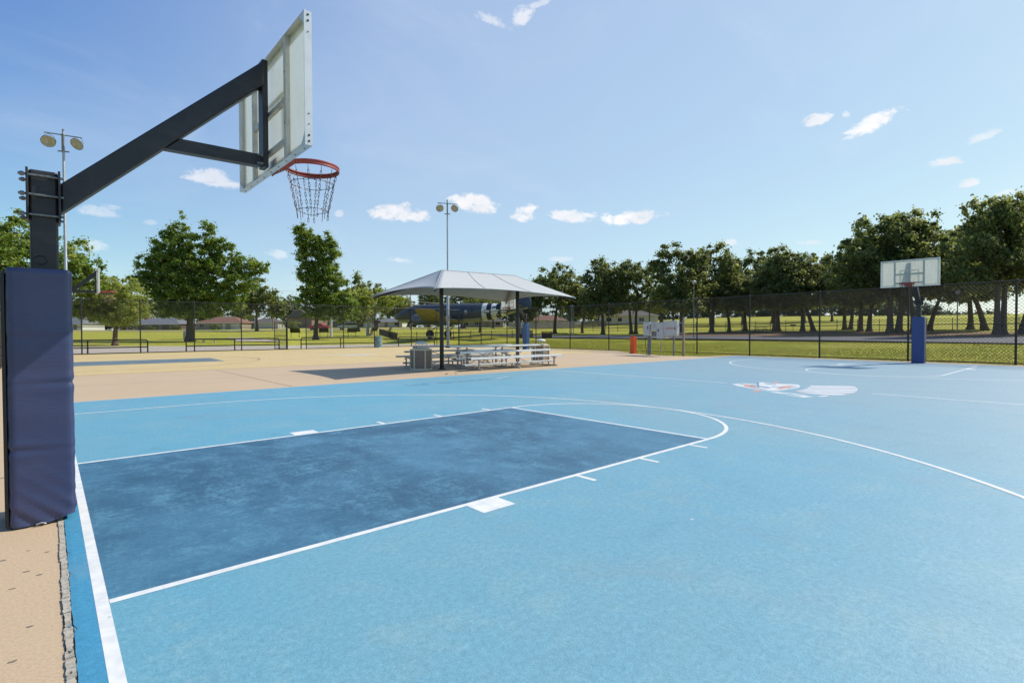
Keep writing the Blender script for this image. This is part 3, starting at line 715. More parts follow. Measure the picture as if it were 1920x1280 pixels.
# ------------------------------------------------------------------ fences
def chain_fence(label,pts,height,posts,rails,parent_name='chain_link_fence',extra_posts=True,mesh_step=.068,wire=.0042,cross=None):
    """pts: two ends on the ground; posts: parameters 0..1"""
    a,b=Vector((*pts[0],0)),Vector((*pts[1],0)); d=b-a; Ln=d.length; d.normalize()
    t=thing(parent_name,label,'fence',(a.x,a.y,0),math.atan2(d.y,d.x))
    for q in posts:
        m=MB(); x=q*Ln; r=.038
        m.cyl((x,0,-.02),(x,0,height+.03),r,n=10); m.lathe([(r+.004,height+.03),(r,height+.06),(.002,height+.075)],(x,0,0),8)
        m.build('post',M['black'],t)
    for k in rails:
        m=MB(); m.cyl((0,0,k*height),(Ln,0,k*height),.022 if k>.9 else .018,n=8); m.build('rail',M['black'],t)
    # woven mesh: two families of straight diagonal wires clipped to the panel
    m=MB(); st=mesh_step*math.sqrt(2); vs=[]; fs=[]
    H0,H1=.04,height
    k0=int(-(H1)/st)-1; k1=int(Ln/st)+1
    for fam in (1,-1):
        for k in range(k0,k1+1):
            if fam==1: x0,z0,x1,z1=k*st,H0,k*st+(H1-H0),H1
            else: x0,z0,x1,z1=k*st,H1,k*st+(H1-H0),H0
            if x1<=0 or x0>=Ln: continue
            sl=(z1-z0)/(x1-x0)
            if x0<0: z0-=sl*x0; x0=0
            if x1>Ln: z1-=sl*(x1-Ln); x1=Ln
            bi=len(vs); y=fam*.003+.03
            nx,nz=-(z1-z0),(x1-x0); l=math.hypot(nx,nz); 
            if l<.02: continue
            nx,nz=nx/l*wire*.5,nz/l*wire*.5
            for (xx,zz) in ((x0,z0),(x1,z1)):
                vs+=[(xx+nx,y-.0*wire,zz+nz),(xx-nx,y,zz-nz),(xx,y+wire*.8,zz)]
            fs+=[(bi,bi+1,bi+4,bi+3),(bi+1,bi+2,bi+5,bi+4),(bi+2,bi,bi+3,bi+5)]
    m.add(vs,fs); o=m.build('chain_mesh',M['mesh'],t)
    return t
# right side
y0,y1=-9.9,37.37
Ys=[-9.9,-6.3,-2.64,.72,4.25,7.73,10.9,14.3,17.72,21.55,25.5,29.4,33.4,37.37]
chain_fence('tall black chain link fence behind the far blue hoop, right side',[(fxr(y0),y0),(fxr(y1),y1)],3.16,[(y-y0)/(y1-y0) for y in Ys],(.015,.25,.49,1),mesh_step=.095,wire=.0098)
Xs=[-1.55,1.34,4.28,7.33,10.31,13.55]
e=13.55
chain_fence('tall black chain link fence at the back, left of the gate',[(-1.55,fyb(-1.55)),(e,fyb(e))],3.38,[(x+1.55)/(e+1.55) for x in Xs],(.01,.50,1),mesh_step=.08,wire=.0072)
Xs=[15.0,18.1,20.9,24.6,27.4,30.05]
chain_fence('tall black chain link fence at the back, right of the gate',[(15.0,fyb(15)),(30.05,37.2)],3.45,[(x-15)/(15.05) for x in Xs],(.01,.50,1),mesh_step=.08,wire=.0072)
# over-gate transom and side fence
chain_fence('black chain link fence along the left edge of the concrete',[(-1.55,36.2),(-1.55,-10)],3.1,[i/13 for i in range(14)],(.015,.25,.49,1))
m=MB(); t=thing('gate_transom','black pipe transom bridging the gate opening in the back fence','gate frame',(13.6,fyb(13.6),0),math.atan2(.03,1))
m.cyl((0,0,3.42),(1.4,0,3.42),.022,n=8); m.build('top_rail',M['black'],t)
m=MB(); m.cyl((0.02,0,2.3),(1.36,0,3.4),.012,n=6); m.build('tie_rod',M['black'],t)
m=MB(); g=thing('fence_gate','narrow black pedestrian gate standing open in the back fence','gate',(13.5,fyb(13.5)+.06,0),R(118))
for x in (0,1.15): m.cyl((x,0,.05),(x,0,2.1),.028,n=8)
for z in (.07,1.05,2.08): m.cyl((0,0,z),(1.15,0,z),.022,n=8)
m.build('frame',M['black'],g)
m=MB()
for i in range(-30,18):
    for fam in (1,-1):
        x0=i*.07; pts=[]
        xa,za=(x0,.08) if fam==1 else (x0,2.08)
        xb_,zb=(x0+2.0,2.08) if fam==1 else (x0+2.0,.08)
        sl=(zb-za)/2.0
        if xa<0: za-=sl*xa; xa=0
        if xb_>1.15: zb-=sl*(xb_-1.15); xb_=1.15
        if xb_-xa>.03: m.cyl((xa,fam*.003,za),(xb_,fam*.003,zb),.0025,n=3)
m.build('chain_mesh',M['black'],g)

def barrier(x0,x1,y,legs,label):
    t=thing('pipe_barrier',label,'barrier',(x0,y,0),0,'low black pipe barriers outside the back fence')
    Ln=x1-x0; r=.042; H=.86; c=.14
    m=MB(); arcs=[(0,0,0)]+[(c-c*math.cos(a),0,H-c+c*math.sin(a)) for a in np.linspace(0,PI/2,6)]+[(Ln-c+c*math.sin(a),0,H-c+c*math.cos(a)) for a in np.linspace(0,PI/2,6)]+[(Ln,0,0)]
    m.tube(arcs,r,10); m.build('hoop_rail',M['blackpaint'],t)
    m=MB(); m.cyl((0,0,.38),(Ln,0,.38),r*.85,n=8); m.build('mid_rail',M['blackpaint'],t)
    for l in legs: m=MB(); m.cyl((l-x0,0,0),(l-x0,0,H-.02),r,n=8); m.build('leg',M['blackpaint'],t)
barrier(-1.2,4.75,37.15,[1.65],'low black pipe barrier by the reddish young trunk, beside the navy pad')
barrier(6.95,13.1,37.15,[10.0],'low black pipe barrier just left of the gate')
barrier(14.85,21.2,37.4,[18.1],'low black pipe barrier just right of the gate, ending at the steel drum')
barrier(24.0,27.9,38.3,[],'low black pipe barrier in front of the aircraft wheels')

# ------------------------------------------------------------------ shade canopy
def canopy():
    t=thing('shade_canopy','pale grey fabric shade canopy on two black posts over the bleachers','shade canopy',(11.85,10.4,0))
    ox,oy=11.85,10.4
    A=Vector((8.5-ox,12.45-oy,2.60)); B=Vector((8.35-ox,8.15-oy,2.60)); C=Vector((14.8-ox,12.42-oy,2.60)); D=Vector((14.95-ox,8.55-oy,2.60))
    R1=Vector((10.15-ox,.05,3.46)); R2=Vector((13.5-ox,.05,3.50))
    def eave(P,Q,inn,up,n):
        out=[]; mid=(P+Q)/2; c=-mid; c.z=0; c.normalize()
        for i in range(n+1):
            u=i/n; k=4*u*(1-u); out.append(P.lerp(Q,u)+c*inn*k+Vector((0,0,up*k)))
        return out
    nu,nv=24,12; m=MB(); seams=MB()
    def patch(E,Rg,sag):
        vs=[]
        for j in range(nv+1):
            v=j/nv
            for i in range(nu+1):
                u=i/nu; r=Rg[0].lerp(Rg[1],u)
                p=E[i].lerp(r,v); p=p-Vector((0,0,sag*math.sin(PI*v)*min(1,4*u*(1-u)+.0)))
                vs.append(p)
        w=nu+1; m.add(vs,[(j*w+i,j*w+i+1,(j+1)*w+i+1,(j+1)*w+i) for j in range(nv) for i in range(nu)],0,True)
        return vs
    v1=patch(eave(B,D,.30,.13,nu),(R1,R2),.07)
    v2=patch(eave(C,A,.30,.13,nu),(R2,R1),.07)
    patch(eave(A,B,.28,.14,nu),(R1,R1),.07); patch(eave(D,C,.28,.14,nu),(R2,R2),.07)
    o=m.build('fabric_roof',[M['fabric'],M['fabric_under_shaded']],t)
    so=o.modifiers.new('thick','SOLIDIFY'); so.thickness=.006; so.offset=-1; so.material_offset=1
    w=nu+1
    for vs in (v1,v2):
        for i in (8,16): seams.tube([vs[j*w+i]+Vector((0,0,.006)) for j in range(nv+1)],.007,4)
    for P,Q in ((A,R1),(B,R1),(C,R2),(D,R2),(R1,R2)): seams.tube([P.lerp(Q,k/8)+Vector((0,0,.004)) for k in range(9)],.010,4)
    for E in (eave(B,D,.30,.13,nu),eave(A,B,.28,.14,nu),eave(D,C,.28,.14,nu),eave(C,A,.30,.13,nu)): seams.tube(E,.012,5)
    seams.build('seam',M['seam'],o)
    for x in (10.17,13.75):
        m=MB(); m.cyl((x-ox,.12,0),(x-ox,.12,3.36),.072,n=14)
        p=m.build('post',M['blackpaint'],t)
        m=MB(); m.lathe([(.0,.03),(.13,.03),(.14,.018),(.14,.0)],(x-ox,.12,0),12); m.build('base_plate',M['blackpaint'],p)
    m=MB(); m.bar(R1-Vector((0,-.0,.08)),R2-Vector((0,0,.08)),.07,.09)
    m.build('ridge_beam',M['blackpaint'],t)
    for P,Q in ((A,R1),(B,R1),(C,R2),(D,R2)):
        m=MB(); s=P.lerp(Q,.02)-Vector((0,0,.10)); e_=Q-Vector((0,0,.16)); m.tube([s,s.lerp(e_,.5)-Vector((0,0,.05)),e_],.03,8); m.build('rafter',simple('brown rafter',lin(.16,.09,.06),.6) if False else M['charcoal'],t)
    for P in (A,B,C,D):
        m=MB(); m.tube([P+Vector((0,0,.01)),P-Vector((0,0,.05))],[.03,.02],6); m.build('corner_clip',M['seam'],t)
canopy()

# ------------------------------------------------------------------ bleachers, bins, drum, bollard, cabinets
def bleacher(loc,rz,Ln,label):
    t=thing('bleacher',label,'bleacher',loc,rz,'aluminium bleachers under the canopy')
    def plank(name,x0,x1,y,z,w=.25):
        m=MB(); m.bx(x0,x1,y-w/2,y+w/2,z-.052,z)
        for k in (-.085,0,.085): m.bx(x0+.002,x1-.002,y+k-.02,y+k+.02,z,z+.004)
        o=m.build(name,M['bench_alu'],t,bevel=.004)
        e=MB()
        for x in (x0,x1): e.bx(x-.008,x+.008,y-w/2-.002,y+w/2+.002,z-.043,z-.001)
        e.build('end_cap',M['black'],o)
    rows=[(.0,.43),(.62,.62),(1.22,.80)]
    for y,z in rows: plank('seat_plank',0,Ln,y,z)
    plank('foot_plank',.0,Ln-.1,.34,.20); plank('foot_plank',.05,Ln,.92,.40)
    for x in (.45,Ln/2-.02,Ln-.35):
        m=MB()
        m.bar((x,-.14,.03),(x,1.36,.03),.045,.045)
        for y,z in rows: m.bar((x,y+.02,.05),(x,y+.02,z-.075),.042,.042); m.bar((x,y-.12,z-.06),(x,y+.14,z-.06),.042,.035)
        m.bar((x+.024,.34,.06),(x+.024,.34,.158),.04,.04); m.bar((x+.024,.92,.06),(x+.024,.92,.36),.04,.04)
        m.bar((x+.03,-.05,.30),(x+.03,1.2,.60),.02,.035)
        m.build('support_frame',M['bench_frame'],t)
    m=MB()
    for k in range(2):
        xa=.45+k*(Ln/2-.45); xb=xa+Ln/2-.5; m.bar((xa,1.25,.1),(xb,1.25,.66),.03,.02); m.bar((xa,1.29,.66),(xb,1.29,.1),.03,.02)
    m.build('cross_brace',M['bench_frame'],t)
bleacher((10.25,9.05,0),0,4.42,'silver three row bleacher facing the blue court, in front of the canopy posts')
bleacher((13.9,12.35,0),PI,4.45,'silver three row bleacher behind the other, facing the tan court')
def bin_(loc,rz,label):
    t=thing('litter_bin',label,'trash can',loc,rz,'hexagonal litter bins beside the bleachers')
    r=.385; H=.72; hexp=lambda rr:[(rr*math.cos(PI/3*i),rr*math.sin(PI/3*i)) for i in range(6)]
    m=MB(); m.prism(hexp(r-.03),.05,H-.03); m.build('panel',M['aggregate'],t)
    m=MB()
    for i in range(6):
        a=PI/3*i; x,y=(r-.018)*math.cos(a),(r-.018)*math.sin(a); m.cyl((x,y,.02),(x,y,H-.02),.024,n=6)
    m.prism(hexp(r),.0,.055); m.prism(hexp(r),H-.045,H)
    m.build('frame',M['cream'],t,bevel=.004)
    m=MB(); m.lathe([(.0,H+.002),(.30,H+.002),(.30,H+.03),(.17,H+.045),(.165,H+.0)],n=20); m.build('top_ring',M['cream'],t)
    m=MB()
    for i in range(4):
        a=PI/2*i+.4; m.cyl((.19*math.cos(a),.19*math.sin(a),H+.03),(.19*math.cos(a),.19*math.sin(a),H+.19),.009,n=6)
    l=m.build('dome_leg',M['dome_white'],t)
    m=MB(); m.lathe([(.0,H+.27),(.06,H+.265),(.15,H+.235),(.225,H+.19),(.225,H+.178),(.0,H+.19)],n=20); m.build('dome',M['dome_white'],t)
bin_((9.47,10.75,0),.35,'hexagonal brown panelled litter bin at the left end of the bleachers')
bin_((16.25,11.75,0),.1,'hexagonal cream litter bin at the right end of the bleachers')
t=thing('steel_drum','dented pale blue steel drum against the back fence','drum',(20.76,35.9,0))
m=MB(); prof=[(0,0),(.285,0),(.292,.015),(.285,.03)]
for z in (.31,.62): prof+=[(.285,z-.02),(.297,z),(.285,z+.02)]
prof+=[(.285,.94),(.294,.955),(.294,.97),(.27,.97),(.26,.6),(0,.6)]
m.lathe(prof,n=28); m.build('drum_body',M['drum'],t)
t=thing('bollard_box','bright orange square service bollard standing at the concrete edge','service post',(25.72,13.62,0),R(-8))
m=MB(); m.bx(-.13,.13,-.14,.14,0,1.0); b=m.build('housing',M['orange'],t,bevel=.012)
m=MB(); m.bx(-.15,.15,-.16,.16,0,.03); m.build('base',M['orange'],b)
m=MB(); m.bx(-.134,-.128,-.115,.115,.10,.40); m.build('hatch',M['orange'],t,bevel=.002)
m=MB(); m.bx(-.1325,-.128,-.135,.135,.425,.437); m.bx(-.138,-.128,.06,.09,.25,.33); m.build('hatch_gap',M['darkhole'],b)
m=MB(); m.cyl((0,.05,.99),(0,.05,1.04),.018,n=8); m.cyl((0,-.07,.99),(0,-.07,1.03),.015,n=8); m.build('bolt',M['orange'],b)

def cabinets():
    X=24.5; t=thing('electrical_stand','row of grey electrical cabinets and a round meter on posts by the fence','electrical cabinet',(X,10.8,0))
    Y=lambda y:y-10.8
    m=MB(); m.cyl((.14,Y(11.78),0),(.14,Y(11.78),1.10),.105,n=14); m.build('concrete_post',M['pipe_grey'],t)
    m=MB(); m.bar((.14,Y(10.28),0),(.14,Y(10.28),1.6),.07,.07); m.build('steel_post',M['pipe_grey'],t)
    m=MB(); m.bar((.12,Y(9.70),0),(.12,Y(9.70),1.90),.10,.10); m.build('timber_post',M['wood_post'],t)
    m=MB(); m.bar((.20,Y(9.65),1.74),(.20,Y(11.95),1.74),.03,.05); m.bar((.20,Y(9.65),1.2),(.20,Y(11.95),1.2),.03,.05); m.build('back_rail',M['bench_frame'],t)
    def cab(y0,y1,z0,z1,dx,latch):
        m=MB(); m.bx(-dx,.16,Y(y0),Y(y1),z0,z1); c=m.build('cabinet',M['cab_grey'],t,bevel=.008)
        d=MB(); d.bx(-dx-.012,-dx-.001,Y(y0)+.015,Y(y1)-.015,z0+.015,z1-.015); dd=d.build('door',M['cab_grey'],c,bevel=.003)
        h=MB(); yy,zz=latch; h.bx(-dx-.03,-dx-.012,Y(yy)-.02,Y(yy)+.02,zz-.07,zz+.07); h.bx(-dx-.018,-dx-.012,(Y(y0)+Y(y1))/2-.03,(Y(y0)+Y(y1))/2+.03,z1-.035,z1-.018); h.build('handle',M['darkhole'],dd)
        return dd,dx
    cab(11.62,12.02,1.06,1.81,.10,(11.72,1.5))
    cab(10.76,11.21,.90,1.78,.06,(11.08,1.35))
    d4,dx=cab(9.96,10.74,1.07,1.86,.10,(10.06,1.45))
    s=MB(); s.bx(-dx-.0155,-dx-.0125,Y(10.15),Y(10.60),1.42,1.50); s.build('warning_label',simple('red label',lin(.42,.08,.06),.6,0,.3,25,c2=lin(.6,.45,.42)),d4)
    m=MB(); m.bx(-.02,.14,Y(11.24),Y(11.58),1.33,1.80); mb=m.build('meter_box',M['cab_grey'],t,bevel=.006)
    Mx=Matrix.Rotation(-PI/2,3,'Y')
    g=MB(); g.lathe([(.0,.07),(.055,.065),(.08,.04),(.085,.0)],(-.022,Y(11.43),1.60),16,0,Mx); g.build('meter_glass',simple('meter face',lin(.55,.55,.52),.15),mb)
    m=MB(); m.bx(.0,.12,Y(11.24),Y(11.56),1.10,1.31); m.build('junction_box',M['pipe_grey'],t)
    m=MB(); m.tube([(.05,Y(11.0),.90),(.05,Y(11.0),.5),(.05,Y(11.02),0)],.022,8); m.tube([(.05,Y(10.72),1.0),(.05,Y(10.72),.93),(.12,Y(10.5),.93)],.03,8); m.build('conduit',M['bench_frame'],t)
    m=MB(); m.tube([(.06,Y(11.93),1.0),(-.0,Y(11.95),.8),(.02,Y(11.9),.3),(.03,Y(11.9),0)],.018,6); m.build('cable',M['black'],t)
cabinets()

# ------------------------------------------------------------------ floodlight poles
def flood(loc,rz,H,label):
    t=thing('floodlight_pole',label,'floodlight',loc,rz,'twin floodlight poles beyond the back fence')
    m=MB(); m.tube([(0,0,-.1),(0,0,5.0),(0,0,5.15),(0,0,H)],[.15,.14,.085,.07],14); p=m.build('pole',M['galv'],t)
    m=MB(); m.lathe([(.0,.02),(.28,.02),(.28,0)],n=12); m.bx(-.2,.2,-.22,-.13,2.35,2.9); m.build('base_plate',M['galv'],p)
    m=MB(); m.cyl((-.95,0,H-.18),(.95,0,H-.30),.035,n=8); m.cyl((0,0,H-.2),(0,0,H+.12),.06,n=8); m.bx(-.28,.28,-.05,.05,H-1.28,H-1.22); m.bx(-.06,.06,-.12,-.07,H-1.25,H-.2)
    m.build('cross_arm',M['pipe_grey'],t)
    for sx,yaw,tilt in ((-1,.25,R(38)),(1,-.35,R(38))):
        c=Vector((sx*.72,-.10,H-.74))
        Mr=Matrix.Rotation(yaw,3,'Z')@Matrix.Rotation(R(90)+tilt-R(0),3,'X')   # +z of the lathe points out and down
        m=MB(); m.lathe([(.0,-.34),(.10,-.33),(.14,-.22),(.30,-.05),(.36,.0),(.37,.02)],c,20,0,Mr); h=m.build('lamp_head',M['lamp_shell'],t)
        m=MB(); m.lathe([(.35,.005),(.20,-.04),(.0,-.06)],c,20,0,Mr); m.build('lens',M['lens'],h)
        m=MB(); a=c+Mr@Vector((.38,0,-.05)); b=c+Mr@Vector((-.38,0,-.05)); top=Vector((sx*.72,0,H-.24)); m.tube([a,a.lerp(top,.55)+Vector((.08,0,.05)),top],.015,5); m.tube([b,b.lerp(top,.55)+Vector((-.08,0,.05)),top],.015,5); m.build('yoke',M['pipe_grey'],h)
flood((29.35,38.1,0),R(-38),14.1,'tall steel pole with twin floodlights rising behind the shade canopy')
flood((.70,38.2,0),R(-20),13.85,'tall steel pole with twin floodlights beside the nearest hoop post')

# ------------------------------------------------------------------ iron picket fences
def picket(label,pts,H,step,post_step,name='iron_fence',mat=None,r=.012):
    t=thing(name,label,'fence',(pts[0][0],pts[0][1],0))
    ox,oy=pts[0]
    for (x0,y0),(x1,y1) in zip(pts[:-1],pts[1:]):
        Ln=math.hypot(x1-x0,y1-y0); n=max(1,round(Ln/post_step))
        for k in range(n):
            def P(q): 
                x,y=x0+(x1-x0)*q,y0+(y1-y0)*q; return x,y,tz(x,y)
            m=MB(); a,b=P(k/n),P((k+1)/n)
            for zz in (.15,H*.80,H-.06): m.bar((a[0]-ox,a[1]-oy,a[2]+zz),(b[0]-ox,b[1]-oy,b[2]+zz),.03,.035)
            s=int((Ln/n)/step)
            for i in range(1,s): 
                q=(k+i/s)/n; x,y,z=P(q); m.cyl((x-ox,y-oy,z+.06),(x-ox,y-oy,z+H),r,n=3)
            m.build('picket_panel',mat or M['black'],t)
            m=MB(); m.bar((a[0]-ox,a[1]-oy,a[2]-.05),(a[0]-ox,a[1]-oy,a[2]+H+.08),.07,.07,0,(1,0,0)); m.build('post',mat or M['black'],t)
picket('long black iron picket fence beyond the oaks on the right',[(77.5,63),(83.5,50),(83,34),(81.5,20),(81,10),(80.5,5),(78.7,1.6),(76.5,-8)],1.5,.13,2.5)
picket('low black iron fence enclosing the display aircraft',[(41.6,76.2),(32.6,54.0),(43,52.6),(50.6,48.4),(58,60)],1.02,.14,2.6)
picket('weathered grey board fence behind the blue pad and canopy',[(84,92),(92,90),(104,88.5),(112,84)],1.75,.16,3.0,'board_fence',M['wood_fence'],.072)

# ------------------------------------------------------------------ display aircraft (twin engine transport)
def aircraft():
    hx,hy=-.508,.861
    base=(42.6,53.9); rz=math.atan2(hy,hx)
    t=thing('display_aircraft','dark twin engine propeller transport aircraft with white invasion stripes on display','aircraft',(base[0],base[1],.42),rz)
    # local: +x nose, +y port(left) side, z up; wheels touch z=0
    zc=3.35
    st=[(10.5,.02,-.42),(10.3,.36,-.40),(9.6,.74,-.28),(8.6,.98,-.12),(7.9,1.13,.02),(7.0,1.25,.10),(5.5,1.30,.12),(3,1.32,.12),(0,1.32,.12),(-2,1.29,.14),(-4,1.14,.24),(-5.5,.93,.38),(-7,.67,.55),(-8.4,.40,.72),(-9.3,.20,.82),(-9.7,.03,.85)]
    n=28; vs=[]; rows=[]
    for x,r,dz in st:
        for j in range(n):
            a=2*PI*j/n; rr=r*(1.0 if math.sin(a)>0 else 1.03); vs.append((x,rr*math.cos(a)*.93,zc+dz+rr*math.sin(a)))
    # refine rows in x for stripes
    def interp(x):
        for (x0,r0,d0),(x1,r1,d1) in zip(st[:-1],st[1:]):
            if x1<=x<=x0:
                q=(x0-x)/(x0-x1); return r0+(r1-r0)*q,d0+(d1-d0)*q
        return st[-1][1:]
    xs=sorted(set([s[0] for s in st]+[-3.2,-3.85,-4.5,-5.15,-5.8,-6.45,6.3,5.9]),reverse=True)
    vs=[]
    for x in xs:
        r,dz=interp(x)
        for j in range(n):
            a=2*PI*j/n; vs.append((x,r*math.cos(a)*.93,zc+dz+r*math.sin(a)))
    m=MB()
    def mi(x,j):
        if -6.45<=x<=-3.2:
            k=int((-3.2-x)/.65); return 2 if k%2==0 else 3
        a=2*PI*(j+.5)/n
        s=math.sin(a)
        if s<-.62: return 1
        return 0
    for i in range(len(xs)-1):
        for j in range(n):
            m.add([vs[i*n+j],vs[i*n+(j+1)%n],vs[(i+1)*n+(j+1)%n],vs[(i+1)*n+j]],[(0,1,2,3)],mi((xs[i]+xs[i+1])/2,j),True)
    fus=m.build('fuselage',[M['plane_olive'],M['plane_belly'],M['plane_white'],M['plane_black']],t)
    # weld for smooth shading
    import bmesh
    bm=bmesh.new(); bm.from_mesh(fus.data); bmesh.ops.remove_doubles(bm,verts=bm.verts,dist=1e-4); bm.to_mesh(fus.data); bm.free()
    def side(x,z,off=.02):
        r,dz=interp(x); s=(z-zc-dz)/r; return (x,r*.93*math.sqrt(max(0,1-s*s))+off,z)
    # windows + cockpit glazing
    m=MB()
    for k in range(7):
        x=4.4-k*1.05; z=zc+.42
        p=[side(x+dx,z+dzz) for dx,dzz in ((.19,-.16),(.19,.16),(-.19,.16),(-.19,-.16))]; m.add(p,[(0,1,2,3)])
    for x in (8.25,7.7):
        p=[side(x+dx,zc+.62+dzz) for dx,dzz in ((.24,-.18),(.18,.20),(-.22,.22),(-.22,-.16))]; m.add(p,[(0,1,2,3)])
    for sy in (-1,1): m.add([(9.05,sy*.03,zc+.28),(9.0,sy*.52,zc+.22),(8.55,sy*.52,zc+.74),(8.6,sy*.03,zc+.86)],[(0,1,2,3)])
    m.build('window',M['glass_dark'],fus)
    m=MB(); m.add([side(6.35,zc-.55),side(6.35,zc+.65),side(6.05,zc+.65),side(6.05,zc-.55)],[(0,1,2,3)]); m.build('door_stripe',M['plane_white'],fus)
    # roundel: star and bars
    m=MB(); cx_,cz_=-5.1,zc+.22
    bar=lambda x0,x1,z0,z1,o:[side(x,z,o) for x,z in ((x0,z0),(x0,z1),(x1,z1),(x1,z0))]
    circ=[side(cx_+.80*math.cos(2*PI*i/20),cz_+.70*math.sin(2*PI*i/20),.03) for i in range(20)]
    m.add(circ,[tuple(range(20))],1)
    m.add(bar(cx_+1.55,cx_+.72,cz_-.20,cz_+.26,.026),[(0,1,2,3)],1); m.add(bar(cx_-.72,cx_-1.55,cz_-.20,cz_+.26,.026),[(0,1,2,3)],1)
    m.add(bar(cx_+1.47,cx_+.80,cz_-.12,cz_+.18,.04),[(0,1,2,3)],0); m.add(bar(cx_-.80,cx_-1.47,cz_-.12,cz_+.18,.04),[(0,1,2,3)],0)
    star=[]
    for i in range(10):
        a=PI/2+PI*i/5; r=.72 if i%2==0 else .29; star.append(side(cx_+r*math.cos(a),cz_+r*.95*math.sin(a),.05))
    star.append(side(cx_,cz_,.05)); m.add(star,[(10,i,(i+1)%10) for i in range(10)],0)
    m.build('star_roundel',[M['plane_white'],M['plane_black']],fus)
    # numeral on a small plate
    cu=bpy.data.curves.new('numeral','FONT'); cu.body='9'; cu.size=.85; cu.align_x='CENTER'; cu.align_y='CENTER'
    to=bpy.data.objects.new('numeral',cu); COL.objects.link(to); dg=bpy.context.evaluated_depsgraph_get(); dg.update()
    me=bpy.data.meshes.new_from_object(to.evaluated_get(dg)); bpy.data.objects.remove(to)
    me.materials.clear(); me.materials.append(M['plane_white'])
    o=bpy.data.objects.new('numeral',me); COL.objects.link(o); o.parent=fus
    p=side(-1.0,zc+.12,.03); o.matrix_local=Matrix(((-1,0,0,p[0]),(0,0,1,p[1]),(0,1,0,p[2]),(0,0,0,1)))
    # wings: airfoil sections root->tip
    def surf(name,secs,mats,parent):
        m=MB(); prof=[(1,0),(.75,.30),(.45,.55),(.2,.55),(.05,.33),(0,0),(.05,-.2),(.25,-.38),(.6,-.27)]
        k=len(prof); vs=[]
        for (y,xle,ch,z,th) in secs:
            for c,h in prof: vs.append((xle-c*ch,y,z+h*th))
        for i in range(len(secs)-1):
            for j in range(k):
                m.add([vs[i*k+j],vs[i*k+(j+1)%k],vs[(i+1)*k+(j+1)%k],vs[(i+1)*k+j]],[(0,1,2,3)],0 if j<5 else 1,True)
        m.add(vs[:k],[tuple(range(k))]); m.add(vs[-k:],[tuple(range(k-1,-1,-1))])
        return m.build(name,mats,parent)
    zw=zc-.92
    for s in (1,-1):
        secs=[(s*.6,4.0,4.5,zw,.62),(s*4.2,4.0,4.5,zw+.05,.62),(s*7.5,2.75,3.5,zw+.42,.50),(s*10.4,1.45,2.95,zw+.78,.38),(s*12.0,.8,2.5,zw+.97,.28),(s*12.8,.35,1.9,zw+1.06,.18),(s*13.2,-.1,1.0,zw+1.11,.07)]
        surf('wing',secs,[M['plane_olive'],M['plane_wing']],t)
        # nacelle, propeller, landing gear
        m=MB(); My=Matrix.Rotation(PI/2,3,'Y')
        c=(4.0,s*2.82,zw+.12)
        m.lathe([(.0,2.05),(.34,2.05),(.62,2.0),(.74,1.7),(.76,1.1),(.70,.6),(.66,-.4),(.55,-1.6),(.30,-2.9),(.02,-3.6)],c,20,0,My)
        nac=m.build('engine_nacelle',M['plane_engine'],t)
        pc=Vector((c[0]+2.28,c[1],c[2])); m=MB(); m.lathe([(.0,.35),(.09,.3),(.15,.12),(.16,-.3)],pc-Vector((.05,0,0)),12,0,My)
        for b in range(3):
            a=R(205)+b*2*PI/3; d=Vector((0,math.cos(a),math.sin(a))); q=Vector((0,-math.sin(a),math.cos(a)))
            w_=[(.14,.09),(.5,.13),(1.0,.15),(1.5,.11),(1.74,.03)]
            vv=[]
            for rr,ww in w_:
                tw=R(55-30*rr/1.74); ax=Vector((math.sin(tw),0,0))+q*math.cos(tw)
                nn=d.cross(ax).normalized()*.025
                vv+=[pc+d*rr+ax*ww+nn*0,pc+d*rr+nn,pc+d*rr-ax*ww,pc+d*rr-nn]
            for i in range(len(w_)-1):
                for j in range(4): m.add([vv[i*4+j],vv[i*4+(j+1)%4],vv[i*4+4+(j+1)%4],vv[i*4+4+j]],[(0,1,2,3)],0,True)
        m.build('propeller',M['plane_black'],nac)
        wc=Vector((3.55,s*2.82,.58)); m=MB(); Mw=Matrix.Rotation(PI/2,3,'X')
        m.lathe([(.14,-.13),(.40,-.17),(.53,-.15),(.58,-.06),(.58,.06),(.53,.15),(.40,.17),(.14,.13)],wc,24,0,Mw); wl=m.build('wheel',M['tyre'],t)
        m=MB(); m.lathe([(.0,-.12),(.30,-.13),(.32,-.05),(.32,.05),(.30,.13),(.0,.12)],wc,18,0,Mw); m.build('hub',M['plane_engine'],wl)
        m=MB()
        for dy in (-.26,.26):
            m.cyl(wc+Vector((0,dy,0)),(3.95,wc.y+dy,zw+.1),.055,n=8); m.cyl(wc+Vector((0,dy*.9,.25)),(1.9,wc.y+dy*.9,zw-.15),.038,n=6)
        m.cyl(wc+Vector((0,-.28,0)),wc+Vector((0,.28,0)),.05,n=8)
        m.build('landing_gear',M['plane_engine'],t)
    # wing de-icing stripes on the port underside
    # tail
    for s in (1,-1):
        surf('tailplane',[(s*.1,-6.3,2.5,zc+.95,.26),(s*2.2,-6.8,2.0,zc+.97,.20),(s*3.7,-7.35,1.35,zc+.99,.12),(s*4.05,-7.7,.7,zc+1.0,.05)],[M['plane_blue'],M['plane_belly']],t)
    fin=[(-5.2,zc+1.25),(-6.2,zc+2.1),(-7.0,zc+3.2),(-7.6,zc+3.75),(-8.2,zc+3.85),(-8.9,zc+3.5),(-9.5,zc+2.5),(-9.85,zc+1.4),(-9.75,zc+.6),(-9.0,zc+.7),(-7,zc+.75)]
    m=MB(); Mf=Matrix(((1,0,0),(0,0,-1),(0,1,0)))
    m.prism(fin,-.09,.09,0,Mf); m.build('tail_fin',M['plane_blue'],t,bevel=.05)
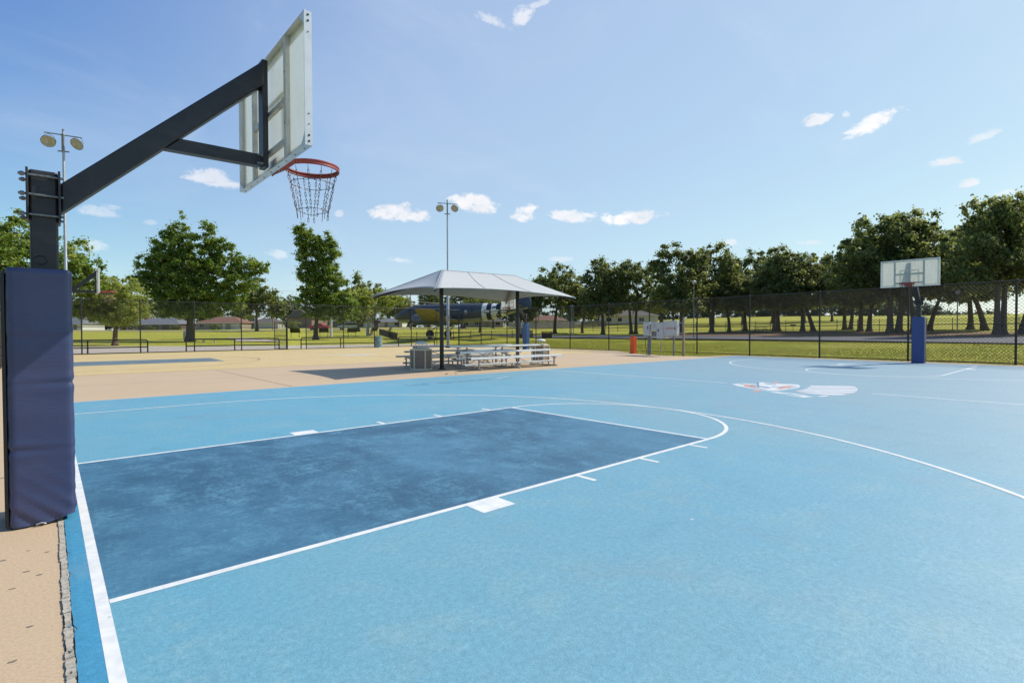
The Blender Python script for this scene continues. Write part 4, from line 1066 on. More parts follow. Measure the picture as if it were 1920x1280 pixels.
    m=MB(); m.cyl((-8.0,0,zc+.1),(-8.35,0,.55),.10,n=8); m.cyl((-7.3,0,zc+.1),(-8.3,0,.7),.06,n=6); m.build('tail_strut',M['plane_engine'],t)
    m=MB(); m.lathe([(.08,-.09),(.26,-.09),(.30,0),(.26,.09),(.08,.09)],(-8.4,0,.30),14,0,Matrix.Rotation(PI/2,3,'X')); m.build('tail_wheel',M['tyre'],t)
    m=MB(); m.cyl((1.0,.4,zc+1.38),(1.2,.4,zc+1.75),.02,n=5); m.cyl((6.5,0,zc+1.3),(6.4,0,zc+1.8),.02,n=5); m.tube([(6.4,0,zc+1.78),(-1,0,zc+2.2),(-8.0,0,zc+3.8)],.008,3); m.build('antenna',M['black'],fus)
    # concrete stands below the wheels
    for i,(x,y,lab) in enumerate(((3.55,2.82,'near'),(3.55,-2.82,'far'),(-8.4,0,'tail'))):
        p=Matrix.Rotation(rz,3,'Z')@Vector((x,y,0)); gx,gy=base[0]+p.x,base[1]+p.y
        zt=.42; g0=tz(gx,gy)-.15
        m=MB(); m.bx(-.45,.45,-.35,.35,0,zt-g0); o=m.build('wheel_plinth',M['concrete_pale'],None,(gx,gy,g0),.02); o.rotation_euler=(0,0,rz)
        tag(o,{'near':'low concrete block under the nearer main wheel of the aircraft','far':'low concrete block under the farther main wheel of the aircraft','tail':'low concrete block under the aircraft tail wheel'}[lab],'plinth')
aircraft()

# ------------------------------------------------------------------ park furniture near the aircraft
def info_panel(x,y,rz,label,w=1.4):
    t=thing('info_panel',label,'info panel',(x,y,tz(x,y)),rz,'black slanted information panels on the lawn')
    m=MB(); Mx=Matrix.Rotation(R(38),3,'X')
    m.box((0,0,1.05),(w,.05,.80),0,Mx); p=m.build('panel',M['blackpaint'],t,bevel=.01)
    m=MB(); m.box(Mx@Vector((0,-.0265,0))+Vector((0,0,1.05)),(w-.14,.004,.66),0,Mx); m.build('panel_face',simple('dark panel face',lin(.02,.028,.022),.3,0,.3,3),p)
    for sx in (-1,1): m=MB(); m.bar((sx*(w/2-.14),.02,0),(sx*(w/2-.14),.02,.98),.06,.06); m.build('leg',M['blackpaint'],t)
info_panel(27.1,74.3,R(-30),'black slanted information panel just right of the gate opening, leftmost of the panels')
info_panel(31.5,74.6,R(-24),'black slanted information panel between the leaning tree trunk and the white marker')
info_panel(34.4,71.0,R(-12),'black slanted information panel in front of the silver minivan')
info_panel(39.9,74.4,R(28),'black slanted information panel right of the pale staked trunk')
info_panel(42.8,74.6,R(45),'small black slanted information panel by the iron fence corner, below the aircraft nose',1.1)
x,y=32.3,73.8; t=thing('white_marker','tall white square marker post with pointed cap on the lawn','marker post',(x,y,tz(x,y)),R(-35))
m=MB(); m.bx(-.16,.16,-.16,.16,0,2.6); p=m.build('shaft',M['white_paint'],t,bevel=.01)
m=MB(); m.lathe([(.24,2.6),(.24,2.65),(.0,2.85)],n=4); m.build('cap',M['white_paint'],t)
m=MB(); 
for k in range(5): m.bx(-.06,.06,-.166,-.161,2.35-k*.12,2.42-k*.12)
m.build('lettering',M['pipe_grey'],p)
for dx,lab in ((-.42,'white square stake left of the pale staked trunk'),(.42,'white square stake right of the pale staked trunk')):
    x,y=39.3+dx*.75,75.2-dx*.66; m=MB(); m.bx(-.11,.11,-.11,.11,0,1.9); m.bx(-.13,.13,-.13,.13,1.9,1.95); o=m.build('tree_stake',M['white_paint'],None,(x,y,tz(x,y)),.01); tag(o,lab,'post')
x,y=12.9,72.5; t=thing('pedestal_box','white topped grey pedestal box beside the large sweetgum trunk','utility box',(x,y,tz(x,y)),R(-30))
m=MB(); m.bx(-.22,.22,-.18,.18,0,1.05); m.build('housing',M['cab_grey'],t,bevel=.02)
m=MB(); m.bx(.04,.25,-.2,.2,.3,1.22); m.build('side_panel',M['white_paint'],t,bevel=.02)
x,y=12.9,59.5; t=thing('park_bench','small dark backless bench at the foot of the large sweetgum','bench',(x,y,tz(x,y)),R(-25))
m=MB(); m.bx(-.75,.75,-.18,.18,.36,.42); m.build('seat',M['pipe_grey'],t)
for sx in (-.55,.55): m=MB(); m.bx(sx-.06,sx+.06,-.15,.15,0,.36); m.build('leg',M['concrete_pale'],t)
# picnic table, grill, mesh trash box, park lamps
x,y=77.0,28.4; t=thing('picnic_table','blue coated picnic table under the oaks','picnic table',(x,y,tz(x,y)),R(75))
m=MB(); m.bx(-.95,.95,-.38,.38,.72,.77); m.build('tabletop',M['blue_table'],t)
for sy in (-1,1): m=MB(); m.bx(-.95,.95,sy*.72-.13,sy*.72+.13,.42,.46); m.build('seat',M['blue_table'],t)
for sx in (-.65,.65):
    m=MB(); m.bar((sx,-.72,.40),(sx,.72,.40),.05,.05); m.bar((sx,-.5,0),(sx,-.2,.72),.05,.05); m.bar((sx,.5,0),(sx,.2,.72),.05,.05); m.build('leg',M['blue_table'],t)
x,y=77.5,24.2; t=thing('park_grill','small dark pedestal grill between two oak trunks','grill',(x,y,tz(x,y)),0)
m=MB(); m.cyl((0,0,0),(0,0,.8),.04,n=8); m.build('pedestal',M['black'],t)
m=MB(); m.bx(-.25,.25,-.3,.3,.8,.84); m.bx(-.25,-.22,-.3,.3,.841,1.05); m.bx(.22,.25,-.3,.3,.841,1.05); m.bx(-.219,.219,.27,.3,.841,1.05); m.build('firebox',M['black'],t)
x,y=49.2,44.2; t=thing('trash_basket','dark square slatted trash basket beyond the fence near the canopy','trash can',(x,y,tz(x,y)),R(-40))
m=MB()
for i in range(12):
    q=-.6+1.2*i/11
    for a,b in (((q,-.6),0),((q,.6),0),((-.6,q),1),((.6,q),1)): m.bx(a[0]-.03,a[0]+.03,a[1]-.03,a[1]+.03,.05,.88)
for z in (.05,.86): m.bx(-.63,.63,-.63,-.57,z,z+.05); m.bx(-.63,.63,.57,.63,z,z+.05); m.bx(-.63,-.57,-.569,.569,z,z+.05); m.bx(.57,.63,-.569,.569,z,z+.05)
m.build('slat_basket',M['black'],t)
m=MB(); m.bx(-.52,.52,-.52,.52,.06,.7); m.build('liner',M['charcoal'],t)
def park_lamp(x,y,H,label,twin=False):
    t=thing('park_lamp',label,'lamp post',(x,y,tz(x,y)),R(-35))
    m=MB()
    for k in ((-.16,.16) if twin else (0,)): m.tube([(k,0,0),(k*.6,0,H)],[.055,.045],8)
    m.build('pole',M['galv'] if twin else M['pipe_grey'],t)
    m=MB(); m.lathe([(.06,H),(.20,H+.10),(.22,H+.32),(.10,H+.42),(.0,H+.46)],n=10); m.build('lantern',M['galv'],t)
park_lamp(62.1,51.3,4.3,'white twin pole lamp among the oaks right of the canopy',True)
park_lamp(53.4,25.5,5.95,'slim grey lamp post with pale lantern head behind the electrical cabinets')
park_lamp(71.2,5.65,4.1,'slim dark lamp post under the oaks right of the far hoop')

# ------------------------------------------------------------------ houses, cars, power poles
CAM=(-.204,-5.003,1.307); YAW=.7217
def at(px,D):
    """ground point seen at a given bearing and depth from the viewpoint"""
    s=(px-960)/988.83*D; f=(math.sin(YAW),math.cos(YAW)); r=(math.cos(YAW),-math.sin(YAW))
    return CAM[0]+f[0]*D+r[0]*s, CAM[1]+f[1]*D+r[1]*s
def house(px,D,w,d,hw,hr,wall,roof,label,rot=None,hip=True,chim=None,garage=False,sink=.3,two=False):
    x,y=at(px,D); rz=-YAW if rot is None else rot
    t=thing('house',label,'house',(x,y,tz(x,y)-sink),rz)
    m=MB(); m.bx(-w/2,w/2,-d/2,d/2,0,hw)
    if not hip: m.add([(-w/2,-d/2,hw),(-w/2,d/2,hw),(-w/2,0,hw+hr),(w/2,-d/2,hw),(w/2,d/2,hw),(w/2,0,hw+hr)],[(0,2,1),(3,4,5)])
    m.build('wall',wall,t)
    m=MB(); o_=.5; W,Dp=w/2+o_,d/2+o_; zt=hw-.12; ins=min(d/2,w/2-.5) if hip else 0
    rx=W-ins if hip else W
    a=[(-W,-Dp,zt),(W,-Dp,zt),(W,Dp,zt),(-W,Dp,zt),(-rx,0,zt+hr+.15),(rx,0,zt+hr+.15)]
    m.add(a,[(0,1,5,4),(2,3,4,5),(1,2,5),(3,0,4),(3,2,1,0)]); rf=m.build('roof',roof,t)
    m=MB(); m.bx(-W-.01,W+.01,-Dp-.02,-Dp+.005,zt-.18,zt+.01); m.build('fascia',M['wall_white'],rf)
    if chim is not None:
        m=MB(); m.bx(chim-.55,chim+.55,-.4,.6,zt+hr*.35,zt+hr+.8); m.build('chimney',M['brick_red'],rf)
    nwin=max(2,int(w/3.2)); rr=random.Random(int(px))
    for fl in ((0,1) if two else (0,)):
        for i in range(nwin):
            xx=-w/2+w*(i+.5)/nwin; z0=.9+fl*2.7
            if i==nwin//2 and fl==0:
                m=MB(); m.bx(xx-.5,xx+.5,-d/2-.03,-d/2+.01,.1,2.1); m.build('door',M['wood_post'] if not garage else M['wall_white'],t); continue
            if garage and i==nwin-1 and fl==0:
                m=MB(); m.bx(xx-1.35,xx+1.35,-d/2-.03,-d/2+.01,.05,2.05); m.build('garage_door',M['wall_white'],t); continue
            ww=.55+.3*rr.random(); m=MB(); m.bx(xx-ww-.08,xx+ww+.08,-d/2-.03,-d/2+.01,z0-.08,z0+1.18); f=m.build('window',M['wall_white'],t)
            m=MB(); m.bx(xx-ww,xx-.03,-d/2-.045,-d/2-.031,z0,z0+1.1); m.bx(xx+.03,xx+ww,-d/2-.045,-d/2-.031,z0,z0+1.1); m.build('pane',M['glass_dark'],f)
    return t
house(150,150,8,8,2.3,2.0,M['wall_white'],M['roof_grey'],'pale house with grey roof just right of the navy pad, behind the young tree')
house(308,160,14.5,9,2.3,1.9,M['wall_brown'],M['roof_grey'],'low brown house with grey hipped roof left of the large sweetgum trunk',chim=-5.2)
house(425,165,13.5,9,2.4,1.9,M['wall_tan'],M['roof_orange'],'low tan house with orange roof right of the large sweetgum trunk',garage=True)
house(503,172,10,8,2.3,1.4,M['wall_white'],M['roof_tan'],'cream low house with double garage left of the gate',garage=True)
house(586,160,11,9,3.4,2.6,M['wall_brick'],M['roof_tan'],'pinkish brick gabled house behind the red car',hip=False,chim=5.0,rot=-YAW+R(70))
house(668,165,13,9,2.3,1.6,M['wall_brown'],M['roof_tan'],'dark brown low house behind the silver minivan',chim=-4.6,garage=True)
house(730,185,11,9,2.2,1.2,M['wall_white'],M['roof_grey'],'tan house behind the aircraft nose')
house(1026,175,12,9,2.4,1.5,M['wall_white'],M['roof_orange'],'low white house with orange roof right of the slate blue pad')
house(1176,170,17,10,2.9,1.6,M['wall_white'],M['roof_tan'],'long white house between oak trunks left of the electrical cabinets',garage=True,two=False,sink=0)
house(905,178,14,9,2.4,1.5,M['wall_tan'],M['roof_tan'],'low tan house beneath the aircraft tail')

def car(px,D,rz,paint,label,kind):
    x,y=at(px,D); t=thing('parked_car',label,'car',(x,y,tz(x,y)+.06),rz)
    if kind=='van':
        body=[(-2.4,.35),(-2.45,.8),(-2.38,1.15),(-2.15,1.68),(-1.9,1.76),(.3,1.76),(.75,1.62),(1.45,1.08),(2.2,.92),(2.42,.7),(2.42,.35)]
        glass=[(-2.1,1.16),(-1.95,1.62),(.25,1.64),(.65,1.54),(1.25,1.12)]
    else:
        body=[(-2.4,.38),(-2.42,.85),(-2.3,1.0),(-1.35,1.05),(-.95,1.52),(.35,1.55),(1.05,1.05),(2.2,.9),(2.4,.7),(2.4,.38)]
        glass=[(-1.2,1.08),(-.88,1.44),(.3,1.47),(.85,1.08)]
    Mf=Matrix(((1,0,0),(0,0,-1),(0,1,0)))
    m=MB(); m.prism(body,-.88,.88,0,Mf); m.build('body',paint,t,bevel=.09)
    m=MB(); m.prism(glass,-.885,.885,0,Mf); m.build('window',M['glass_dark'],t)
    for sx in (-1.5,1.45):
        for sy in (-.78,.78):
            m=MB(); m.lathe([(.12,-.11),(.33,-.11),(.34,0),(.33,.11),(.12,.11)],(sx,sy,.34),16,0,Matrix.Rotation(PI/2,3,'X')); w_=m.build('wheel',M['tyre'],t)
            m=MB(); m.lathe([(0,-.125),(.20,-.12),(.20,.12),(0,.125)],(sx,sy,.34),12,0,Matrix.Rotation(PI/2,3,'X')); m.build('rim',M['hub'],w_)
    m=MB(); 
    for sy in (-.62,.62): m.bx(-2.47,-2.40,sy-.14,sy+.14,.78,.95)
    m.build('tail_light',M['rim_red'],t)
    for sy in (-.62,.62): m=MB(); m.bx(2.34,2.44,sy-.18,sy+.18,.66,.80); m.build('headlight',M['dome_white'],t)
car(598,124,-YAW+PI,M['car_red'],'red car parked across the street behind the leaning tree trunk','sedan')
car(653,123,-YAW+PI+.25,M['car_silver'],'silver minivan parked across the street right of the white marker','van')

def pole(px,D,H,label):
    x,y=at(px,D); z=tz(x,y); t=thing('utility_pole',label,'utility pole',(x,y,z),-YAW+R(90),'wooden utility poles along the far street')
    m=MB(); m.tube([(0,0,0),(0,0,H)],[.16,.11],10); m.build('pole',M['wood_post'],t)
    m=MB(); m.bar((-1.1,0,H-.5),(1.1,0,H-.5),.1,.12); m.build('cross_arm',M['wood_post'],t)
    return Vector((x,y,z))
_x,_y=at(-70,128)
pp=[Vector((_x,_y,tz(_x,_y))),pole(512,128,10.4,'wooden utility pole behind the gate opening'),pole(770,124,9.8,'wooden utility pole above the aircraft nose'),pole(1010,150,10,'wooden utility pole behind the canopy right corner')]
for z,lab in ((9.6,'highest thin overhead power line above the far street'),(6.7,'upper thick overhead cable above the far street'),(6.0,'middle overhead cable above the far street'),(5.2,'lowest overhead cable above the far street')):
    m=MB(); pts=[]
    for a,b in zip(pp[:-1],pp[1:]):
        for i in range(12): u=i/12; p=a.lerp(b,u); pts.append((p.x,p.y,p.z+z-.6*4*u*(1-u)))
    m.tube(pts,.022 if z>9 else .032,4); tag(m.build('power_line',M['galv'] if z<9 else M['pipe_grey']),lab,'power line')

# ------------------------------------------------------------------ trees
LEAVES=0
def crown_mesh(name,lobes,nclump,cr,lpc,leaf,seed,mat,flat=.75,droop=0):
    rg=np.random.default_rng(seed)
    lob=np.array(lobes,float); wts=(lob[:,3]*lob[:,4]*lob[:,5])**.62; wts/=wts.sum()
    idx=rg.choice(len(lob),nclump,p=wts)
    d=rg.normal(size=(nclump,3)); d/=np.linalg.norm(d,axis=1)[:,None]
    rr=rg.random(nclump)**(1/2.6)*np.where(rg.random(nclump)<.22,1.0+.38*rg.random(nclump),1.0)
    cc=lob[idx,:3]+d*rr[:,None]*lob[idx,3:6]
    ctint=rg.normal(.5,.14,nclump)
    csz=cr*(.55+.9*rg.random(nclump))
    n=nclump*lpc; ci=np.repeat(np.arange(nclump),lpc)
    off=rg.normal(size=(n,3)); off/=np.linalg.norm(off,axis=1)[:,None]; off*=np.minimum(np.abs(rg.normal(0,.62,n)),1.7)[:,None]*csz[ci][:,None]; off[:,2]*=flat
    p=cc[ci]+off
    nrm=rg.normal(size=(n,3))*.62+off/csz[ci][:,None]*.7+np.array([0,0,.6]); nrm/=np.linalg.norm(nrm,axis=1)[:,None]
    tv=rg.normal(size=(n,3)); a=np.cross(nrm,tv); a/=np.linalg.norm(a,axis=1)[:,None]; b=np.cross(nrm,a)
    s=leaf*(.6+.8*rg.random(n))[:,None]
    v=np.empty((n,4,3)); v[:,0]=p+a*s*.68; v[:,1]=p+b*s*.52+nrm*s*.10; v[:,2]=p-a*s*.68; v[:,3]=p-b*s*.52+nrm*s*.10
    tint=np.clip(ctint[ci]+rg.normal(0,.16,n),0,1)
    me=bpy.data.meshes.new(name); me.vertices.add(n*4); me.vertices.foreach_set('co',v.reshape(-1).astype(np.float32))
    me.loops.add(n*4); me.loops.foreach_set('vertex_index',np.arange(n*4,dtype=np.int32))
    me.polygons.add(n); me.polygons.foreach_set('loop_start',np.arange(0,n*4,4,dtype=np.int32)); me.polygons.foreach_set('loop_total',np.full(n,4,np.int32))
    at_=me.attributes.new('tint','FLOAT','FACE'); at_.data.foreach_set('value',tint.astype(np.float32))
    me.materials.append(mat); me.update(); me.validate()
    return me,cc
def tree(name,label,loc,rz,lobes,nclump,cr,lpc,leaf,seed,mat,bark,tr,th,lean=(0,0),nlimb=12,flat=.75,group=None,stems=1,cat='tree'):
    t=thing(name,label,cat,(*loc[:2],loc[2] if len(loc)>2 else tz(*loc[:2])-.05),rz,group)
    me,cc=crown_mesh('crown',lobes,nclump,cr,lpc,leaf,seed,mat,flat)
    o=bpy.data.objects.new('crown',me); COL.objects.link(o); o.parent=t
    rnd=random.Random(seed); m=MB(); tops=[]
    for s_ in range(stems):
        sx=(s_-(stems-1)/2)*tr*2.6; ln=(lean[0]+(s_-(stems-1)/2)*.9,lean[1]+(rnd.random()-.5)*.6)
        pts=[];rad=[]
        for i in range(9):
            u=i/8; wob=.12*math.sin(u*5+seed+s_)*u
            pts.append((sx+ln[0]*u**1.4+wob,ln[1]*u**1.4+wob*.6,th*u-.1)); rad.append(tr*(1.0-.45*u)*(1+.75*math.exp(-u*14)))
        m.tube(pts,rad,10); tops.append((Vector(pts[-1]),Vector(pts[5]),rad[-1]))
    order=list(range(len(cc))); rnd.shuffle(order)
    k=0
    for i in order:
        c=Vector(cc[i].tolist())
        if c.z<th*.8: continue
        T,Mid,r0=min(tops,key=lambda q:(q[0].xy-c.xy).length)
        s=T if c.z>T.z else Mid.lerp(T,.6)
        md=s.lerp(c,.5)+Vector((0,0,.12*(c-s).length*(1 if c.z-s.z<2 else -.2)))
        m.tube([s,s.lerp(md,.5)+Vector((0,0,.05)),md,md.lerp(c,.6),c],[r0*.62,r0*.45,r0*.30,r0*.18,.02],6)
        k+=1
        if k>=nlimb: break
    m.build('trunk',bark,t)
    return t
VA=-YAW   # trees are turned so that their measured profile faces the court
G1='trees on the lawn beyond the back fence'; G2='oaks in the grove beyond the right fence'; G3='trees behind the houses'
x,y=at(62,46)
tree('sweetgum_tree','broad green sweetgum at the far left behind the hoop post',(x,y),VA,[(-2.4,0,9.6,2.8,2.6,2.6),(-1,0,7.2,4,3.6,3),(3.6,0,7.8,2.0,2,2.0),(4.6,.3,5.8,1.6,1.6,1.3),(0,0,4.6,4.6,3.6,1.8),(-4.5,0,7,2.6,2.6,2.6)],420,.52,118,.16,21,M['leaf_gum'],M['trunk'],.30,5.5,nlimb=26,group=G1)
tree('young_oak_tree','small light green oak with reddish trunk right of the navy pad',(4.5,56.5),VA,[(0,0,4.9,2.2,2.1,1.8),(-1.3,0,4.4,1.9,1.8,1.3),(1.4,0,4.0,1.7,1.6,1.3),(0,0,3.0,2.6,2,.9),(-2.2,0,3.2,1.2,1.2,.9),(0,0,2.4,2.0,1.7,.5)],280,.45,112,.13,22,M['leaf_lime'],M['trunk_red'],.23,3.4,lean=(.2,0),nlimb=22,group=G1)
tree('sweetgum_tree','large twin topped sweetgum with thick trunk beyond the back fence',(11.9,64.0),VA,
 [(-1.0,0,12.6,.75,.8,1.7),(-2.2,0,11.4,.8,.9,1.7),(.1,0,12.0,.7,.8,1.5),(-3.5,0,10.2,.8,.9,1.6),(-4.9,.1,8.4,.8,.9,1.5),(2.2,0,12.3,.65,.7,1.9),(3.2,0,10.9,.8,.8,1.6),(4.6,0,9.8,.8,.8,1.3),(5.8,0,8.8,.8,.8,1.3),(7.3,.1,8.4,.9,.9,1.0),(8.5,0,8.3,.7,.7,.6),
  (-1.2,0,10.3,1.7,1.6,1.8),(1.4,0,9.9,1.8,1.6,2.0),(-2.6,0,8.4,2.2,2.0,2.0),(.2,0,8.0,2.8,2.4,2.2),(3.2,0,7.8,2.4,2.1,2.0),(5.5,0,6.8,1.9,1.7,1.4),(-4.1,0,6.6,1.9,1.9,1.6),(-1.5,0,5.6,3.2,2.6,1.7),(2.4,0,5.2,3.2,2.4,1.5),(-2.8,0,3.9,2.8,2.2,1.0),(.6,0,3.5,3.0,2.3,.9),(4.4,0,4.6,2.2,1.8,1.0)],1150,.45,112,.145,23,M['leaf_gum'],M['trunk'],.40,6.5,nlimb=40,group=G1)
tree('sweetgum_tree','tall narrow leaning sweetgum right of the gate opening',(27.0,66.1),VA,
 [(-2.0,0,14.5,.7,.8,1.2),(-1.0,0,14.2,.7,.8,1.2),(-1.4,0,12.6,1.2,1.1,1.6),(-.8,0,10.6,1.5,1.4,1.8),(.3,0,12.9,1.3,1.1,1.3),(1.9,0,13.2,.65,.7,1.3),(2.6,0,11.8,.7,.8,1.4),(1.2,0,11.6,1.3,1.2,1.8),(1.5,0,9.4,1.9,1.6,2.0),(-1.2,0,8.2,1.4,1.4,2.0),(.8,0,7.2,2.4,2.1,2.0),(3.2,0,7.4,1.4,1.3,1.7),(-.7,0,5.6,1.9,1.8,1.7),(2.2,0,5.2,2.4,2.0,1.7),(4.5,0,5.0,1.2,1.2,1.3),(.4,0,3.6,2.4,1.9,.9),(3.4,0,3.4,1.9,1.6,.9)],820,.43,112,.155,24,M['leaf_gum'],M['trunk'],.30,6,lean=(.2,0),nlimb=26,group=G1)
x,y=at(705,88)
tree('birch_tree','pale trunked open tree between white stakes left of the aircraft nose',(39.3,75.2),VA,[(0,0,5.5,3.0,2.4,2.0),(2.4,0,6.2,2.4,2.2,1.5),(-1.5,0,7,1.6,1.6,1.4),(4.5,0,5.4,1.7,1.5,1.2)],85,.7,65,.25,25,M['leaf_lime'],M['trunk_pale'],.20,4.2,lean=(.6,0),nlimb=26,group=G1,stems=2)
x,y=at(672,112)
tree('evergreen_tree','dark conical evergreen behind the leaning sweetgum',(x,y),VA,[(0,0,10,1.6,1.6,2.2),(0,0,7,2.8,2.8,2.6),(.5,0,4,4,3.6,2)],110,.85,75,.30,26,M['leaf_oak'],M['trunk'],.3,5,nlimb=14,group=G3)
x,y=at(482,120)
tree('oak_tree','rounded dark oak behind the large sweetgum, left of the gate',(x,y),VA,[(0,0,9,3.6,3.4,3),(-3,0,6.5,3.5,3,2.6),(2.8,0,6.4,3.2,3,2.6),(5,0,5,1.8,1.8,1.6)],150,.95,85,.33,27,M['leaf_oak'],M['trunk'],.34,5,nlimb=18,group=G3)
# prototype oaks
def oak_proto(kind,label,loc,rz):
    K={'round':dict(l=[(0,0,9.2,3.2,3.2,2.4),(-2.8,.6,7.6,2.9,2.8,2.2),(2.9,-.6,7.7,2.9,2.8,2.2),(.5,2.6,7.0,2.8,2.6,2.2),(-.6,-2.6,6.9,2.8,2.6,2.0),(-4,0,5.6,1.9,1.9,1.4),(4.1,.3,5.7,1.9,1.9,1.4),(0,-2,4.7,3.0,2.4,1.0),(-3.4,0,4.3,1.7,1.6,.9),(3.4,0,4.2,1.7,1.6,.9)],n=225,s=1,lean=(.4,.2)),
       'tall':dict(l=[(-.6,0,10.6,1.8,1.8,1.9),(1.4,.5,9.8,1.6,1.6,2.0),(-2.3,0,8.4,2.0,2.0,2.0),(2.4,-.4,7.6,2.2,2.0,2.0),(0,0,6.8,3.2,3.0,2.4),(-2.6,.4,5.4,1.9,1.8,1.4),(2.8,.4,5.2,1.9,1.8,1.4),(.0,-1.5,4.6,2.4,2.2,1.2),(-2.3,0,4.0,1.6,1.6,.9),(2.4,0,3.8,1.6,1.6,.9)],n=205,s=1,lean=(-.2,0)),
       'wide':dict(l=[(0,0,8.2,4.2,3.4,2.2),(-4.0,0,7.0,2.6,2.6,1.9),(4.0,0,7.2,2.6,2.6,2.0),(-1.8,0,9.8,2.2,2.2,1.4),(2.0,.2,10.0,2.2,2.2,1.5),(-5.6,0,5.6,1.6,1.6,1.2),(5.6,0,5.4,1.6,1.6,1.2),(0,-1.5,5.6,3.6,2.8,1.2),(-4.4,0,4.5,1.9,1.8,.9),(4.4,0,4.4,1.9,1.8,.9),(0,1.5,4.6,2.6,2.2,.9)],n=265,s=2,lean=(.2,.1)),
       'twig':dict(l=[(-2.2,0,10.4,.9,.9,1.6),(-.4,0,10.8,.8,.8,1.7),(1.2,0,9.6,.9,.9,1.6),(2.6,0,9.2,.8,.8,1.7),(-3.3,0,8.6,1.0,1.0,1.4),(0,0,7.6,2.6,2.4,1.9),(1.8,0,6.0,2.2,2.0,1.6),(-1.6,0,5.6,2.2,2.0,1.5),(0,0,4.2,3.0,2.4,1.0)],n=170,s=1,lean=(.1,0)),
       'lean':dict(l=[(2.0,0,9.0,2.8,2.6,2.2),(4.2,0,7.2,2.4,2.4,1.8),(0,0,7.2,2.6,2.4,1.9),(2.4,1.2,5.8,2.8,2.6,1.6),(5.4,0,5.2,1.6,1.6,1.2)],n=155,s=1,lean=(2.0,.3))}[kind]
    sd={'round':41,'tall':42,'wide':43,'twig':44,'lean':45}[kind]
    return tree('oak_tree',label,loc,rz,K['l'],int(K['n']*1.7),.58,88,.205,sd,M['leaf_oak'],M['trunk'],.30 if kind!='wide' else .33,5.0,lean=K['lean'],nlimb=30,group=G2,stems=K['s'])
oaks={}
def oak(kind,x,y,rz,sc,label):
    if kind not in oaks:
        o=oak_proto(kind,label,(x,y),rz); oaks[kind]=o; o.scale=(sc,)*3 if not hasattr(sc,'__len__') else sc
    else: o=dup(oaks[kind],(x,y,tz(x,y)-.05),rz,label,sc)
    return o
oak('round',65.3,58.3,VA,(1.0,1.0,1.06),'rounded oak directly right of the canopy, behind its right corner')
oak('tall',67.2,49.3,VA+.6,.98,'oak with a single dark trunk left of the orange service bollard')
oak('wide',69.9,45.3,VA+PI,(.82,.9,1.02),'twin stemmed oak right behind the orange service bollard')
oak('twig',65.0,34.0,VA,1.05,'oak with spiky upright top branches above the electrical cabinets')
oak('tall',74.7,34.7,VA+2.4,1.08,'tall oak just right of the electrical cabinets, gap of sky on its left')
oak('round',76.8,33.0,VA+2.0,.88,'lower rounded oak in the row right of the cabinets')
oak('twig',84.0,33.9,VA+2.5,1.06,'oak at the back of the grove left of the picnic table')
oak('round',83.6,29.2,VA+4,.98,'oak behind the blue picnic table')
oak('lean',88.5,31.0,VA+.5,1.0,'slender leaning oak behind the picnic table')
oak('tall',79.5,27.0,VA+1,.98,'oak just right of the blue picnic table')
oak('round',80.4,24.0,VA+1.1,.97,'thick oak left of the grill with forked neighbour')
oak('lean',80.4,22.6,VA+PI,1.0,'forked oak immediately right of the grill')
oak('wide',85.6,19.9,VA-.4,(.84,.84,1.0),'twin stemmed oak left of the far backboard, set back')
oak('tall',78.9,16.5,VA+3.6,1.02,'upright oak left of the far backboard')
oak('round',76.9,15.0,VA+5,1.0,'oak standing close left of the big flared oak')
oak('wide',72.5,11.4,VA,(1.12,1.0,1.22),'biggest domed oak rising behind the far backboard')
oak('round',73.5,9.8,VA+2.6,1.02,'oak just behind the far hoop post')
oak('lean',81.2,9.8,VA+.1,.95,'leaning oak right of the far hoop post')
oak('tall',85.3,6.5,VA+1.3,1.06,'oak behind the iron fence right of the far hoop')
oak('lean',81.6,4.7,VA+PI,1.08,'left leaning oak right of the slim dark lamp post')
oak('wide',66.8,1.9,VA+.2,(.82,.85,1.16),'tall dark oak in front at the right edge')
oak('lean',69.5,.6,VA+.1,1.10,'right leaning oak at the right edge')
# background trees behind the houses
for i,(px,D,kind,sc,lab) in enumerate(((170,190,'round',1.2,'oak behind the pale house beside the navy pad'),(240,188,'wide',1.1,'wide oak behind the grey roofed house, left part'),(330,185,'round',1.25,'oak behind the grey roofed house'),(395,192,'tall',1.1,'oak behind the orange roofed house, left part'),(455,195,'wide',1.05,'wide oak behind the cream garage house'),(540,180,'round',1.0,'oak left of the gabled brick house'),(625,188,'wide',1.1,'wide oak between the brick house and the brown house'),(700,150,'round',1.15,'oak above the silver minivan'),(748,165,'round',1.0,'oak left of the aircraft nose'),(806,175,'tall',1.25,'oak seen under the left half of the canopy'),(868,140,'wide',.95,'oak above the aircraft fuselage under the canopy'),(925,150,'round',1.0,'oak behind the aircraft tail'),(985,165,'tall',1.0,'oak behind the slate blue hoop pad'),(1072,150,'wide',1.0,'oak behind the grey board fence'),(1122,160,'round',.95,'oak left of the long white house'),(1240,150,'wide',.95,'oak right of the long white house'))):
    x,y=at(px,D); o=oak(kind,x,y,VA+i*1.3,sc,lab); o['group']=G3
